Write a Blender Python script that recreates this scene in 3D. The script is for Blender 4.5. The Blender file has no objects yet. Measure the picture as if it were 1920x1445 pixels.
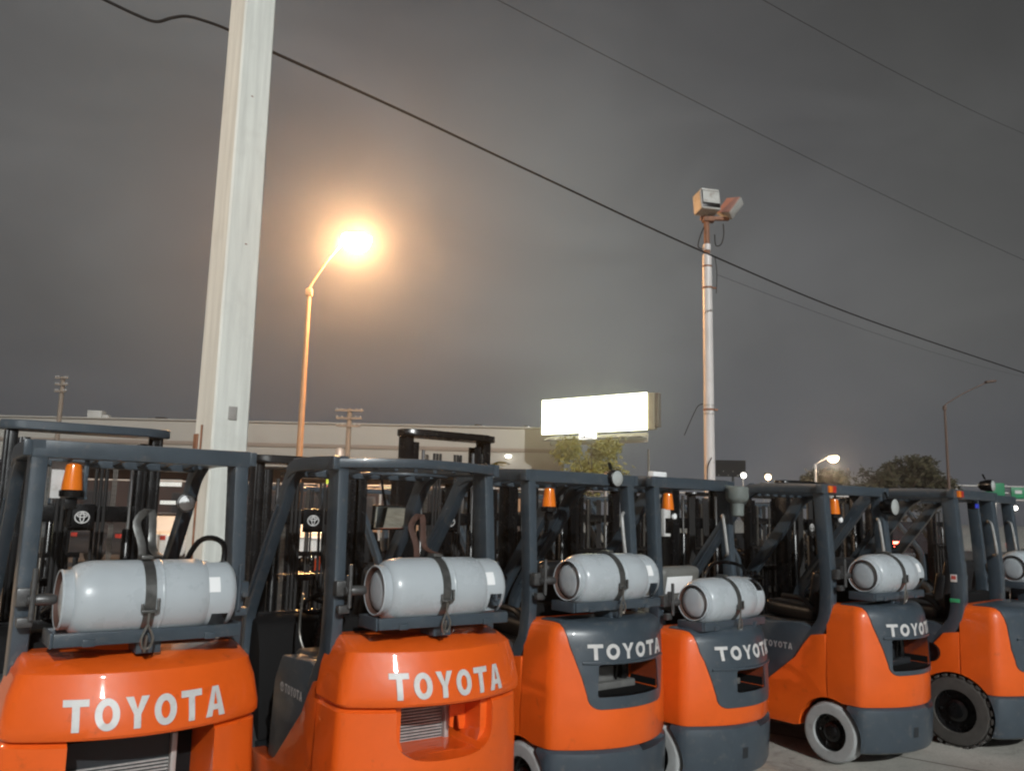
import bpy, bmesh, math, random
from mathutils import Vector, Matrix
R = math.radians
random.seed(11)
S = bpy.context.scene
COL = S.collection

# ------------------------------------------------------------------ camera
F_PX, PITCH, ROLL, CAM_H = 1564.0, 0.1491, 0.0226, 1.7966
W_PX, H_PX = 1920.0, 1445.0
_c, _s, _cr, _sr = math.cos(PITCH), math.sin(PITCH), math.cos(ROLL), math.sin(ROLL)
FWD = Vector((0, _c, _s)); U0 = Vector((0, -_s, _c)); R0 = Vector((1, 0, 0))
RIGHT = R0 * _cr + U0 * _sr
UP = U0 * _cr - R0 * _sr
CAM = Vector((0, 0, CAM_H))
cd = bpy.data.cameras.new('camera'); cam = bpy.data.objects.new('camera', cd); COL.objects.link(cam)
M = Matrix((RIGHT, UP, -FWD)).transposed().to_4x4(); M.translation = CAM
cam.matrix_world = M
cd.sensor_width = 36.0; cd.lens = 36.0 * F_PX / W_PX
cd.clip_start = 0.05; cd.clip_end = 3000
S.camera = cam

def at(px, py, Y):
    """world point seen at photo pixel (px, py) standing at distance Y ahead"""
    d = FWD * F_PX + RIGHT * (px - W_PX / 2) - UP * (py - H_PX / 2)
    return CAM + d * (Y / d.y)

# ------------------------------------------------------------------ light
S.view_settings.view_transform = 'Standard'; S.view_settings.look = 'None'
S.view_settings.gamma = 1.0; S.view_settings.exposure = 0.0
S.render.engine = 'CYCLES'
S.cycles.use_denoising = True
S.cycles.filter_width = 2.2
S.cycles.sample_clamp_indirect = 4.0
S.cycles.max_bounces = 6
SUN_AZ, SUN_EL = R(162), R(26)
sl = bpy.data.lights.new('sun', 'SUN'); sl.energy = 3.0; sl.angle = R(0.8); sl.color = (0.97, 1.0, 0.985)
sun = bpy.data.objects.new('sun', sl); COL.objects.link(sun)
sd = Vector((math.sin(SUN_AZ) * math.cos(SUN_EL), math.cos(SUN_AZ) * math.cos(SUN_EL), math.sin(SUN_EL)))
sun.rotation_euler = sd.to_track_quat('Z', 'Y').to_euler()

wd = bpy.data.worlds.new('World'); S.world = wd; wd.use_nodes = True
nt = wd.node_tree; nt.nodes.clear()
def N(t, **kw):
    n = nt.nodes.new(t)
    for k, v in kw.items(): setattr(n, k, v)
    return n
def K(a, b): nt.links.new(a, b)
wo = N('ShaderNodeOutputWorld'); bg = N('ShaderNodeBackground'); K(bg.outputs[0], wo.inputs[0])
sky = N('ShaderNodeTexSky', sky_type='NISHITA'); sky.sun_disc = False
sky.sun_elevation = R(1.5); sky.sun_rotation = SUN_AZ
bg.inputs[1].default_value = 0.10
tc = N('ShaderNodeTexCoord')
sep = N('ShaderNodeSeparateXYZ'); K(tc.outputs['Generated'], sep.inputs[0])
# flatten directions so that clouds stretch toward the horizon
mp = N('ShaderNodeMapping'); mp.inputs['Scale'].default_value = (1.0, 1.0, 2.2); K(tc.outputs['Generated'], mp.inputs[0])
nz = N('ShaderNodeTexNoise'); nz.inputs['Scale'].default_value = 3.4; nz.inputs['Detail'].default_value = 5; nz.inputs['Roughness'].default_value = 0.5
nz.inputs['Distortion'].default_value = 0.6
K(mp.outputs[0], nz.inputs[0])
# overcast deck lit from below: bloom of lamp and billboard painted in as a bright lobe ahead, darker toward the horizon and the east (colours x10, strength 0.10)
glow = Vector(at(1010, 470, 100) - CAM).normalized()
dt = N('ShaderNodeVectorMath', operation='DOT_PRODUCT'); K(tc.outputs['Generated'], dt.inputs[0]); dt.inputs[1].default_value = glow
cr = N('ShaderNodeValToRGB'); K(dt.outputs['Value'], cr.inputs[0])
el = cr.color_ramp.elements
el[0].position = 0.0; el[0].color = (0.50, 0.48, 0.48, 1)
el[1].position = 1.0; el[1].color = (2.05, 2.12, 2.06, 1)
for p, c in ((0.72, (0.62, 0.60, 0.60)), (0.82, (1.12, 1.12, 1.12)), (0.90, (1.42, 1.43, 1.40)), (0.955, (1.40, 1.41, 1.44)), (0.978, (1.56, 1.59, 1.60)), (0.991, (1.78, 1.83, 1.80))):
    e = el.new(p); e.color = (*c, 1)
hz_ = N('ShaderNodeMapRange', interpolation_type='SMOOTHSTEP'); hz_.inputs[1].default_value = 0.02; hz_.inputs[2].default_value = 0.26; hz_.inputs[3].default_value = 1.14; hz_.inputs[4].default_value = 1.0
K(sep.outputs[2], hz_.inputs[0])
mr = N('ShaderNodeMapRange'); mr.inputs[1].default_value = 0.28; mr.inputs[2].default_value = 0.72; mr.inputs[3].default_value = 0.80; mr.inputs[4].default_value = 1.18
K(nz.outputs[0], mr.inputs[0])
mx = N('ShaderNodeMapRange'); mx.inputs[1].default_value = 0.36; mx.inputs[2].default_value = 0.80; mx.inputs[3].default_value = 1.0; mx.inputs[4].default_value = 0.30
zx = N('ShaderNodeMath', operation='MULTIPLY_ADD'); K(sep.outputs[0], zx.inputs[0]); zx.inputs[1].default_value = 0.5; K(sep.outputs[2], zx.inputs[2])
K(zx.outputs[0], mx.inputs[0])
mu0 = N('ShaderNodeMath', operation='MULTIPLY'); K(mr.outputs[0], mu0.inputs[0]); K(mx.outputs[0], mu0.inputs[1])
mu = N('ShaderNodeMath', operation='MULTIPLY'); K(mu0.outputs[0], mu.inputs[0]); K(hz_.outputs[0], mu.inputs[1])
hc = N('ShaderNodeMix', data_type='RGBA', blend_type='MULTIPLY'); hr = N('ShaderNodeMapRange'); hr.inputs[1].default_value = 0.0; hr.inputs[2].default_value = 0.2; hr.inputs[3].default_value = 1.0; hr.inputs[4].default_value = 0.0
K(sep.outputs[2], hr.inputs[0]); K(hr.outputs[0], hc.inputs[0]); K(cr.outputs[0], hc.inputs[6]); hc.inputs[7].default_value = (0.93, 0.97, 1.10, 1)
sc_ = N('ShaderNodeVectorMath', operation='SCALE'); K(hc.outputs[2], sc_.inputs[0]); K(mu.outputs[0], sc_.inputs['Scale'])
skm = N('ShaderNodeMix', data_type='RGBA', blend_type='MIX'); skm.inputs[0].default_value = 0.02
K(sc_.outputs[0], skm.inputs[6]); K(sky.outputs[0], skm.inputs[7]); K(skm.outputs[2], bg.inputs[0])

# ------------------------------------------------------------------ materials
MATS = {}
def mat(name, color, rough=0.5, metal=0.0, noise=0.0, scale=8.0, bump=0.0, bscale=60.0, coat=0.0, emit=None, estr=0.0, spec=0.5, streak=None, dirt=None):
    m = bpy.data.materials.new(name); m.use_nodes = True
    t = m.node_tree; b = t.nodes['Principled BSDF']
    b.inputs['Base Color'].default_value = (*color, 1); b.inputs['Roughness'].default_value = rough
    b.inputs['Metallic'].default_value = metal; b.inputs['Specular IOR Level'].default_value = spec
    if coat:
        b.inputs['Coat Weight'].default_value = coat; b.inputs['Coat Roughness'].default_value = 0.035
    if emit is not None:
        b.inputs['Emission Color'].default_value = (*emit, 1); b.inputs['Emission Strength'].default_value = estr
    tcn = t.nodes.new('ShaderNodeTexCoord'); oi = t.nodes.new('ShaderNodeObjectInfo'); co = t.nodes.new('ShaderNodeVectorMath'); co.operation = 'ADD'
    mo = t.nodes.new('ShaderNodeMath'); mo.operation = 'MULTIPLY'; mo.inputs[1].default_value = 40; t.links.new(oi.outputs['Random'], mo.inputs[0])
    t.links.new(tcn.outputs['Object'], co.inputs[0]); t.links.new(mo.outputs[0], co.inputs[1])
    src = None
    if noise:
        n = t.nodes.new('ShaderNodeTexNoise'); n.inputs['Scale'].default_value = scale; n.inputs['Detail'].default_value = 6
        n.inputs['Roughness'].default_value = 0.62
        if streak:
            mpn = t.nodes.new('ShaderNodeMapping'); mpn.inputs['Scale'].default_value = streak
            t.links.new(co.outputs[0], mpn.inputs[0]); t.links.new(mpn.outputs[0], n.inputs[0])
        else:
            t.links.new(co.outputs[0], n.inputs[0])
        r = t.nodes.new('ShaderNodeMapRange'); r.inputs[1].default_value = 0.25; r.inputs[2].default_value = 0.75
        r.inputs[3].default_value = 1 - noise; r.inputs[4].default_value = 1 + noise
        t.links.new(n.outputs[0], r.inputs[0])
        v = t.nodes.new('ShaderNodeVectorMath'); v.operation = 'SCALE'; v.inputs[0].default_value = color
        t.links.new(r.outputs[0], v.inputs['Scale'])
        src = v.outputs[0]
        rr = t.nodes.new('ShaderNodeMapRange'); rr.inputs[3].default_value = max(0.02, rough - 0.12); rr.inputs[4].default_value = min(1, rough + 0.14)
        t.links.new(n.outputs[0], rr.inputs[0]); t.links.new(rr.outputs[0], b.inputs['Roughness'])
    if dirt:
        dcol, lo, hi, dsc = dirt
        n2 = t.nodes.new('ShaderNodeTexNoise'); n2.inputs['Scale'].default_value = dsc; n2.inputs['Detail'].default_value = 8; n2.inputs['Roughness'].default_value = 0.7
        t.links.new(co.outputs[0], n2.inputs[0])
        r2 = t.nodes.new('ShaderNodeMapRange'); r2.inputs[1].default_value = lo; r2.inputs[2].default_value = hi
        t.links.new(n2.outputs[0], r2.inputs[0])
        mm = t.nodes.new('ShaderNodeMix'); mm.data_type = 'RGBA'
        t.links.new(r2.outputs[0], mm.inputs[0])
        if src: t.links.new(src, mm.inputs[6])
        else: mm.inputs[6].default_value = (*color, 1)
        mm.inputs[7].default_value = (*dcol, 1); src = mm.outputs[2]
    if src: t.links.new(src, b.inputs['Base Color'])
    if bump:
        n3 = t.nodes.new('ShaderNodeTexNoise'); n3.inputs['Scale'].default_value = bscale; n3.inputs['Detail'].default_value = 4
        t.links.new(co.outputs[0], n3.inputs[0])
        bp = t.nodes.new('ShaderNodeBump'); bp.inputs['Strength'].default_value = bump; bp.inputs['Distance'].default_value = 0.01
        t.links.new(n3.outputs[0], bp.inputs['Height']); t.links.new(bp.outputs[0], b.inputs['Normal'])
    MATS[name] = m
    return m
ORANGE = mat('orange_paint', (0.80, 0.115, 0.010), 0.42, noise=0.07, scale=5, spec=0.3, coat=0.7, bump=0.06, bscale=30, dirt=((0.34, 0.06, 0.015), 0.60, 0.84, 11))
GREY = mat('slate_grey_paint', (0.048, 0.064, 0.080), 0.34, noise=0.12, scale=7, coat=0.2, bump=0.03, bscale=14, dirt=((0.15, 0.14, 0.13), 0.56, 0.84, 16))
DGREY = mat('dark_grey_plastic', (0.020, 0.024, 0.028), 0.5, noise=0.15, scale=9, bump=0.05, bscale=120)
BLACK = mat('black_enamel', (0.005, 0.005, 0.0055), 0.24, noise=0.2, scale=12, dirt=((0.035, 0.022, 0.016), 0.62, 0.82, 25))
RUBBER = mat('black_rubber', (0.016, 0.015, 0.015), 0.75, noise=0.25, scale=18, bump=0.1, bscale=80)
GTYRE = mat('pale_grey_rubber', (0.36, 0.37, 0.37), 0.75, noise=0.12, scale=14, bump=0.1, bscale=60, dirt=((0.12, 0.11, 0.10), 0.58, 0.8, 16))
DUSTY = mat('dusty_rubber', (0.060, 0.055, 0.050), 0.85, noise=0.25, scale=20, bump=0.1)
TANK = mat('tank_paint', (0.45, 0.49, 0.52), 0.28, noise=0.04, scale=6, dirt=((0.30, 0.27, 0.24), 0.64, 0.92, 9), bump=0.02, bscale=20)
STEEL = mat('worn_steel', (0.28, 0.27, 0.25), 0.35, 0.8, noise=0.3, scale=30, dirt=((0.16, 0.09, 0.05), 0.55, 0.75, 30))
CLAMP = mat('dark_clamp_steel', (0.10, 0.10, 0.10), 0.38, 0.5, noise=0.3, scale=25)
CHROME = mat('chrome', (0.75, 0.75, 0.75), 0.10, 1.0)
STRAP = mat('galvanised_strap', (0.15, 0.15, 0.145), 0.34, 0.7, noise=0.3, scale=22)
LETTER = mat('white_lettering', (0.62, 0.61, 0.60), 0.4, noise=0.08, scale=20, dirt=((0.40, 0.36, 0.33), 0.56, 0.80, 30))
LETTER_DIM = mat('silver_lettering', (0.42, 0.43, 0.44), 0.4)
REFLECT = mat('reflective_label', (0.93, 0.94, 0.95), 0.25)
AMBER = mat('amber_lens', (0.85, 0.20, 0.015), 0.15, emit=(1.0, 0.25, 0.02), estr=0.0, coat=0.6)
REDLENS = mat('red_lens', (0.45, 0.03, 0.02), 0.15, coat=0.6)
CLEAR = mat('lamp_glass', (0.42, 0.44, 0.43), 0.12, coat=0.8)
MIRROR = mat('mirror_glass', (0.85, 0.88, 0.82), 0.03, 1.0)
MATTE = mat('matt_black_plastic', (0.006, 0.006, 0.0065), 0.8, spec=0.2)
SHROUD = mat('dusty_shroud', (0.13, 0.13, 0.125), 0.6, noise=0.25, scale=14)
FINS = mat('radiator_fins', (0.42, 0.42, 0.41), 0.4, 0.2, noise=0.2, scale=30)
SEAT = mat('black_vinyl', (0.012, 0.012, 0.013), 0.42, noise=0.15, scale=12, bump=0.06, bscale=90)
SEATG = mat('grey_vinyl', (0.16, 0.16, 0.15), 0.5, noise=0.12, scale=12)
CONC = mat('pole_concrete', (0.71, 0.725, 0.68), 0.85, noise=0.16, scale=2.5, streak=(5, 5, 0.30), bump=0.2, bscale=60, dirt=((0.50, 0.49, 0.45), 0.55, 0.95, 1.3))
GALV = mat('galvanised_pole', (0.45, 0.43, 0.41), 0.45, 0.3, noise=0.15, scale=3)
SODIUMPOLE = mat('sodium_tinted_pole', (0.34, 0.20, 0.11), 0.5, noise=0.15, scale=3)  # the lamp's orange light on the pole is put into this colour
FAINT = mat('brown_pole', (0.13, 0.095, 0.08), 0.9, spec=0.1)
PAINTW = mat('white_mast_paint', (0.62, 0.59, 0.575), 0.35, noise=0.12, scale=2.5, streak=(6, 6, 0.6), dirt=((0.28, 0.13, 0.07), 0.62, 0.78, 5))
RUST = mat('rusty_steel', (0.22, 0.10, 0.055), 0.7, noise=0.35, scale=9)
LAMPCASE = mat('weathered_lamp_case', (0.42, 0.42, 0.40), 0.5, noise=0.2, scale=6, dirt=((0.20, 0.13, 0.08), 0.55, 0.75, 7))
RUSTD = mat('dark_rust', (0.075, 0.035, 0.025), 0.7, noise=0.3, scale=20)
CABLE = mat('cable_black', (0.022, 0.021, 0.021), 0.9, spec=0.1)
WALLP = mat('pale_wall', (0.32, 0.305, 0.275), 0.85, noise=0.07, scale=0.35, streak=(1, 1, 0.4), dirt=((0.28, 0.25, 0.22), 0.6, 0.85, 0.4))
WALLS = mat('wall_stripe', (0.22, 0.18, 0.15), 0.85, noise=0.1, scale=0.6)
BRICK = mat('shaded_maroon_wall', (0.030, 0.013, 0.011), 0.8, noise=0.2, scale=1.2)  # maroon darkened so the colour carries the shade under the canopy
TANLIT = mat('tan_lit_wall', (0.40, 0.22, 0.12), 0.85, noise=0.15, scale=1.0)  # sodium light on wall and ground, put into a tan colour
GLASSD = mat('dark_window', (0.02, 0.022, 0.026), 0.08)
WOODP = mat('weathered_wood', (0.20, 0.17, 0.14), 0.9, noise=0.25, scale=5, streak=(8, 8, 0.6))
VANW = mat('white_vehicle_paint', (0.74, 0.77, 0.76), 0.3, noise=0.04, scale=3, coat=0.5)
CARD = mat('dark_vehicle_paint', (0.02, 0.02, 0.024), 0.25, coat=0.6)
SIGNG = mat('green_sign', (0.0, 0.20, 0.075), 0.45)
SODIUM = mat('sodium_lens', (0.9, 0.6, 0.3), 0.3, emit=(1.0, 0.52, 0.22), estr=1400)
LITW = mat('lit_white', (0.8, 0.8, 0.8), 0.4, emit=(1.0, 0.96, 0.86), estr=7)
LITWARM = mat('lit_warm', (0.8, 0.6, 0.4), 0.4, emit=(1.0, 0.72, 0.42), estr=14)
BOARD = mat('lit_billboard_face', (0.8, 0.8, 0.7), 0.5, emit=(1.0, 1.0, 0.66), estr=7.0)
SHOP = mat('shop_light_strip', (0.7, 0.7, 0.5), 0.5, emit=(0.95, 0.9, 0.45), estr=0.45)
SHOPW = mat('shop_sign_white', (0.7, 0.7, 0.66), 0.5, emit=(0.9, 0.95, 0.9), estr=0.35)
SHOPR = mat('shop_sign_red', (0.7, 0.1, 0.05), 0.5, emit=(1.0, 0.12, 0.03), estr=1.2)
SHOPY = mat('shop_sign_yellow', (0.6, 0.7, 0.1), 0.5, emit=(0.75, 0.95, 0.1), estr=1.0)
REDLIT = mat('lit_tail_lamp', (0.8, 0.05, 0.03), 0.3, emit=(1.0, 0.10, 0.06), estr=18)
BLUE = mat('blue_lens', (0.03, 0.05, 0.5), 0.15, emit=(0.08, 0.12, 1.0), estr=0.06)
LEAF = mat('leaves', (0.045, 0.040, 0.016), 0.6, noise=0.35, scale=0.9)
LEAFL = mat('lit_leaves', (0.21, 0.19, 0.035), 0.6, noise=0.35, scale=0.9)  # brighter copy of the leaf colour with lamplight put in
BARK = mat('bark', (0.10, 0.075, 0.055), 0.9, noise=0.3, scale=6)
DECALR = mat('red_decal', (0.5, 0.08, 0.07), 0.4)
DECALG = mat('green_decal', (0.05, 0.38, 0.16), 0.4)

# ------------------------------------------------------------------ mesh builder
def V(*a): return Vector(a)
def smooth_path(pts, n=6):
    pts = [Vector(p) for p in pts]
    if len(pts) < 3: return pts
    out = []
    for i in range(len(pts) - 1):
        p0 = pts[max(i - 1, 0)]; p1 = pts[i]; p2 = pts[i + 1]; p3 = pts[min(i + 2, len(pts) - 1)]
        for k in range(n):
            t = k / n
            out.append(0.5 * ((2 * p1) + (p2 - p0) * t + (2 * p0 - 5 * p1 + 4 * p2 - p3) * t * t + (3 * p1 - p0 - 3 * p2 + p3) * t ** 3))
    out.append(pts[-1]); return out

class MB:
    def __init__(s): s.bm = bmesh.new()
    def _xf(s, vs, rot, loc):
        if rot is not None:
            for v in vs: v.co = rot @ v.co
        if loc is not None:
            for v in vs: v.co += Vector(loc)
    def box(s, c, d, rot=None, b=0.006, seg=2):
        r = bmesh.ops.create_cube(s.bm, size=1.0); vs = r['verts']
        for v in vs: v.co = Vector((v.co.x * d[0], v.co.y * d[1], v.co.z * d[2]))
        b = min(b, min(d) * 0.45)
        if b > 0:
            es = list({e for v in vs for e in v.link_edges})
            rr = bmesh.ops.bevel(s.bm, geom=es, offset=b, segments=seg, profile=0.6, affect='EDGES')
            vs = list({v for f in rr['faces'] for v in f.verts} | {v for v in vs if v.is_valid})
        if isinstance(rot, (tuple, list)):
            from mathutils import Euler
            rot = Euler(rot).to_matrix()
        s._xf(vs, rot, c); return s
    def bar(s, p0, p1, w, d, side=(1, 0, 0), b=0.006):
        """beam of section w (along side) x d from p0 to p1"""
        p0 = Vector(p0); p1 = Vector(p1); z = (p1 - p0); L = z.length; z.normalize()
        x = Vector(side); x = (x - z * x.dot(z)).normalized(); y = z.cross(x)
        rot = Matrix((x, y, z)).transposed()
        return s.box((p0 + p1) / 2, (w, d, L), rot, b)
    def sweep(s, pts, w, d, side=(1, 0, 0)):
        """rounded rectangular section swept along pts (w along side)"""
        pts = [Vector(p) for p in pts]; sd = Vector(side).normalized(); rings = []
        sec = []
        rr = min(w, d) * 0.12
        for cx, cy, a0 in ((w / 2 - rr, d / 2 - rr, 0), (-w / 2 + rr, d / 2 - rr, 90), (-w / 2 + rr, -d / 2 + rr, 180), (w / 2 - rr, -d / 2 + rr, 270)):
            for k in range(3):
                a = R(a0 + 45 * k); sec.append((cx + rr * math.cos(a), cy + rr * math.sin(a)))
        for i, p in enumerate(pts):
            t = (pts[min(i + 1, len(pts) - 1)] - pts[max(i - 1, 0)]).normalized()
            x = (sd - t * sd.dot(t)).normalized(); y = t.cross(x)
            rings.append([s.bm.verts.new(p + x * a + y * b_) for a, b_ in sec])
        s._skin(rings, True); return s
    def _skin(s, rings, cap=True):
        n = len(rings[0])
        for a, b_ in zip(rings, rings[1:]):
            for i in range(n):
                j = (i + 1) % n
                try: s.bm.faces.new((a[i], a[j], b_[j], b_[i]))
                except ValueError: pass
        if cap:
            try:
                s.bm.faces.new(list(reversed(rings[0]))); s.bm.faces.new(rings[-1])
            except ValueError: pass
    def tube(s, pts, r, seg=8, sm=0, r2=None):
        pts = [Vector(p) for p in pts]
        if sm: pts = smooth_path(pts, sm)
        rings = []; prev = None
        for i, p in enumerate(pts):
            t = (pts[min(i + 1, len(pts) - 1)] - pts[max(i - 1, 0)])
            if t.length < 1e-9: t = Vector((0, 0, 1))
            t.normalize()
            if prev is None:
                u = Vector((0, 0, 1)) if abs(t.z) < 0.9 else Vector((1, 0, 0))
                x = (u - t * u.dot(t)).normalized()
            else:
                x = (prev - t * prev.dot(t)).normalized()
            prev = x; y = t.cross(x)
            rad = r if r2 is None else r + (r2 - r) * i / max(1, len(pts) - 1)
            rings.append([s.bm.verts.new(p + (x * math.cos(2 * math.pi * k / seg) + y * math.sin(2 * math.pi * k / seg)) * rad) for k in range(seg)])
        s._skin(rings); return s
    def lathe(s, prof, c, axis='z', seg=32, cap=True, rot=None):
        """prof: (radius, along) pairs"""
        rings = []
        for r, h in prof:
            ring = []
            for k in range(seg):
                a = 2 * math.pi * k / seg; ca, sa = math.cos(a) * max(r, 1e-4), math.sin(a) * max(r, 1e-4)
                p = {'z': (ca, sa, h), 'x': (h, ca, sa), 'y': (sa, h, ca)}[axis]
                p = Vector(p)
                if rot is not None: p = rot @ p
                ring.append(s.bm.verts.new(p + Vector(c)))
            rings.append(ring)
        s._skin(rings, cap); return s
    def prism(s, outline, x0, x1, axis='x'):
        """2-D outline extruded between x0 and x1 along the axis; outline in the other two coordinates"""
        def P(a, b_, h): return {'x': (h, a, b_), 'y': (a, h, b_), 'z': (a, b_, h)}[axis]
        A = [s.bm.verts.new(P(a, b_, x0)) for a, b_ in outline]; B = [s.bm.verts.new(P(a, b_, x1)) for a, b_ in outline]
        n = len(A)
        for i in range(n): s.bm.faces.new((A[i], A[(i + 1) % n], B[(i + 1) % n], B[i]))
        s.bm.faces.new(list(reversed(A))); s.bm.faces.new(B); return s
    def quad(s, *ps):
        s.bm.faces.new([s.bm.verts.new(Vector(p)) for p in ps]); return s
    def bevel(s, w, ang=30, seg=2):
        bmesh.ops.recalc_face_normals(s.bm, faces=s.bm.faces[:])
        es = [e for e in s.bm.edges if len(e.link_faces) == 2 and e.calc_face_angle(0) > R(ang)]
        bmesh.ops.bevel(s.bm, geom=es, offset=w, segments=seg, profile=0.6, affect='EDGES', clamp_overlap=True); return s
    def raise_(s, th):
        bmesh.ops.remove_doubles(s.bm, verts=s.bm.verts[:], dist=1e-5)
        bmesh.ops.recalc_face_normals(s.bm, faces=s.bm.faces[:])
        for f in s.bm.faces:
            if f.normal.y > 0: f.normal_flip()
        top = bmesh.ops.extrude_face_region(s.bm, geom=s.bm.faces[:])
        for v in top['geom']:
            if isinstance(v, bmesh.types.BMVert): v.co.y -= th * .55; 
        return s
    def mesh(s, name, ang=38):
        bmesh.ops.recalc_face_normals(s.bm, faces=s.bm.faces[:])
        me = bpy.data.meshes.new(name); s.bm.to_mesh(me); s.bm.free()
        for p in me.polygons: p.use_smooth = True
        me.set_sharp_from_angle(angle=R(ang)); return me
    def build(s, name, m, parent=None, ang=38):
        me = s.mesh(name, ang); me.materials.append(m)
        o = bpy.data.objects.new(name, me); COL.objects.link(o)
        if parent is not None: o.parent = parent
        return o

def boolean(me_a, me_b, op):
    a = bpy.data.objects.new('tmp_a', me_a); b = bpy.data.objects.new('tmp_b', me_b)
    COL.objects.link(a); COL.objects.link(b)
    md = a.modifiers.new('b', 'BOOLEAN'); md.operation = op; md.object = b; md.solver = 'EXACT'
    dg = bpy.context.evaluated_depsgraph_get(); dg.update()
    me = bpy.data.meshes.new_from_object(a.evaluated_get(dg))
    bpy.data.objects.remove(a); bpy.data.objects.remove(b)
    return me
def put(me, name, m, parent, ang=38):
    me.name = name; me.materials.clear(); me.materials.append(m)
    for p in me.polygons: p.use_smooth = True; p.material_index = 0
    me.set_sharp_from_angle(angle=R(ang))
    o = bpy.data.objects.new(name, me); COL.objects.link(o); o.parent = parent
    return o
def thing(name, label, cat, loc=(0, 0, 0), rz=0.0, group=None):
    o = bpy.data.objects.new(name, None); COL.objects.link(o)
    o.location = loc; o.rotation_euler = (0, 0, rz); o.empty_display_size = 0.2
    return tag(o, label, cat, group)
def tag(o, label=None, cat=None, group=None, kind=None):
    if label: o['label'] = label
    if cat: o['category'] = cat
    if group: o['group'] = group
    if kind: o['kind'] = kind
    return o

# ------------------------------------------------------------------ lettering (flat strokes laid on a surface)
def letter_polys(ch, w, h, t):
    """list of polygons (each a list of (x, z)) for one letter in a w x h box, stroke t"""
    def rect(x0, z0, x1, z1, n=1):
        return [[(x0 + (x1 - x0) * i / n, z0), (x0 + (x1 - x0) * (i + 1) / n, z0), (x0 + (x1 - x0) * (i + 1) / n, z1), (x0 + (x1 - x0) * i / n, z1)] for i in range(n)]
    if ch == 'T': return rect(0, h - t, w, h, 4) + rect(w / 2 - t / 2, 0, w / 2 + t / 2, h - t)
    if ch == 'O':
        out = []; n = 28
        for i in range(n):
            a, b_ = 2 * math.pi * i / n, 2 * math.pi * (i + 1) / n
            o = lambda q, dx, dz: (w / 2 + (w / 2 - dx) * math.cos(q), h / 2 + (h / 2 - dz) * math.sin(q))
            out.append([o(a, 0, 0), o(b_, 0, 0), o(b_, t, t), o(a, t, t)])
        return out
    if ch == 'Y':
        m = w / 2; y = h * 0.44
        return [[(m - t / 2, 0), (m + t / 2, 0), (m + t / 2, y), (m - t / 2, y)],
                [(m - t / 2, y), (m + t * .05, y + t * .55), (t * 1.12, h), (0, h)], [(m + t / 2, y), (w, h), (w - t * 1.12, h), (m - t * .05, y + t * .55)],
                [(m - t / 2, y), (m + t / 2, y), (m, y + t * .6)]]
    if ch == 'A':
        m = w / 2; k = t * 1.1
        return [[(0, 0), (k, 0), (m + k * .1, h), (m - k * .5, h)], [(w - k, 0), (w, 0), (m + k * .5, h), (m - k * .1, h)],
                [(w * .26, h * .22), (w * .74, h * .22), (w * .68, h * .22 + t * .8), (w * .32, h * .22 + t * .8)]]
    return []
def word(mb, text, x0, x1, z0, h, t, surf, tilt=0.0):
    """surf(x, z) -> Vector; letters spread evenly from x0 to x1"""
    n = len(text); cell = (x1 - x0) / (n - 0.18); w = cell * 0.82
    for i, ch in enumerate(text):
        for k, poly in enumerate(letter_polys(ch, w, h, t)):
            A, B, C_, D = [Vector((x0 + i * cell + a, z0 + b_, 0)) for a, b_ in (poly if len(poly) == 4 else poly + [poly[2]])]
            nn = 1 if ch == 'O' else 4
            P = lambda u, v: A.lerp(B, u).lerp(D.lerp(C_, u), v)
            for q in range(nn):
                for w_ in range(nn):
                    c4 = [P(q / nn, w_ / nn), P((q + 1) / nn, w_ / nn), P((q + 1) / nn, (w_ + 1) / nn), P(q / nn, (w_ + 1) / nn)]
                    ps = [surf(p.x, p.y, 0.0004 * (k % 3)) for p in c4]
                    if (ps[2] - ps[3]).length < 1e-6: ps = ps[:3]
                    mb.quad(*ps)
def emblem(mb, cx, cz, w, h, surf):
    """three interlocking oval rings"""
    for ex, ez, rw, rh, lift in ((0, 0, w / 2, h / 2, 0), (0, 0.02 * h, w * .17, h * .44, .0004), (0, h * .14, w * .36, h * .17, .0008)):
        n = 24; t = h * 0.09
        for i in range(n):
            a, b_ = 2 * math.pi * i / n, 2 * math.pi * (i + 1) / n
            f = lambda q, d: surf(cx + ex + (rw - d) * math.cos(q), cz + ez + (rh - d) * math.sin(q), lift)
            mb.quad(f(a, 0), f(b_, 0), f(b_, t), f(a, t))

# ------------------------------------------------------------------ forklift
def plan(w, yr, k, yf, n=26, cr_=0.07):
    """plan outline of the rear body: bowed rear, tight corners, straight sides to yf"""
    xe = w - 0.03; ye = yr + k * xe * xe; sl = 2 * k * xe
    half = []
    for i in range(n // 2 + 1):
        x = xe * i / (n // 2) * 0.97
        half.append((x, yr + k * x * x))
    # corner: quadratic bezier from the bow end to the side
    p0 = Vector(half[-1]); cx = w; c1 = Vector((cx, p0.y + sl * (cx - p0.x))); p2 = Vector((w, c1.y + 0.045))
    for i in range(1, 7):
        t = i / 6; q = p0 * (1 - t) ** 2 + c1 * 2 * t * (1 - t) + p2 * t * t
        half.append((q.x, q.y))
    half.append((w, yf))
    left = [(-x, y) for x, y in reversed(half)]
    return left + half[1:]
def loft(levels, yf, k):
    mb = MB(); rings = []
    for z, w, yr in levels:
        rings.append([mb.bm.verts.new((x, y, z)) for x, y in plan(w, yr, k, yf)])
    mb._skin(rings, True); return mb
def lev(levels, z):
    if z <= levels[0][0]: return levels[0][1:]
    for a, b_ in zip(levels, levels[1:]):
        if a[0] <= z <= b_[0]:
            t = (z - a[0]) / max(1e-9, b_[0] - a[0])
            return tuple(a[i] + (b_[i] - a[i]) * t for i in (1, 2))
    return levels[-1][1:]

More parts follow.
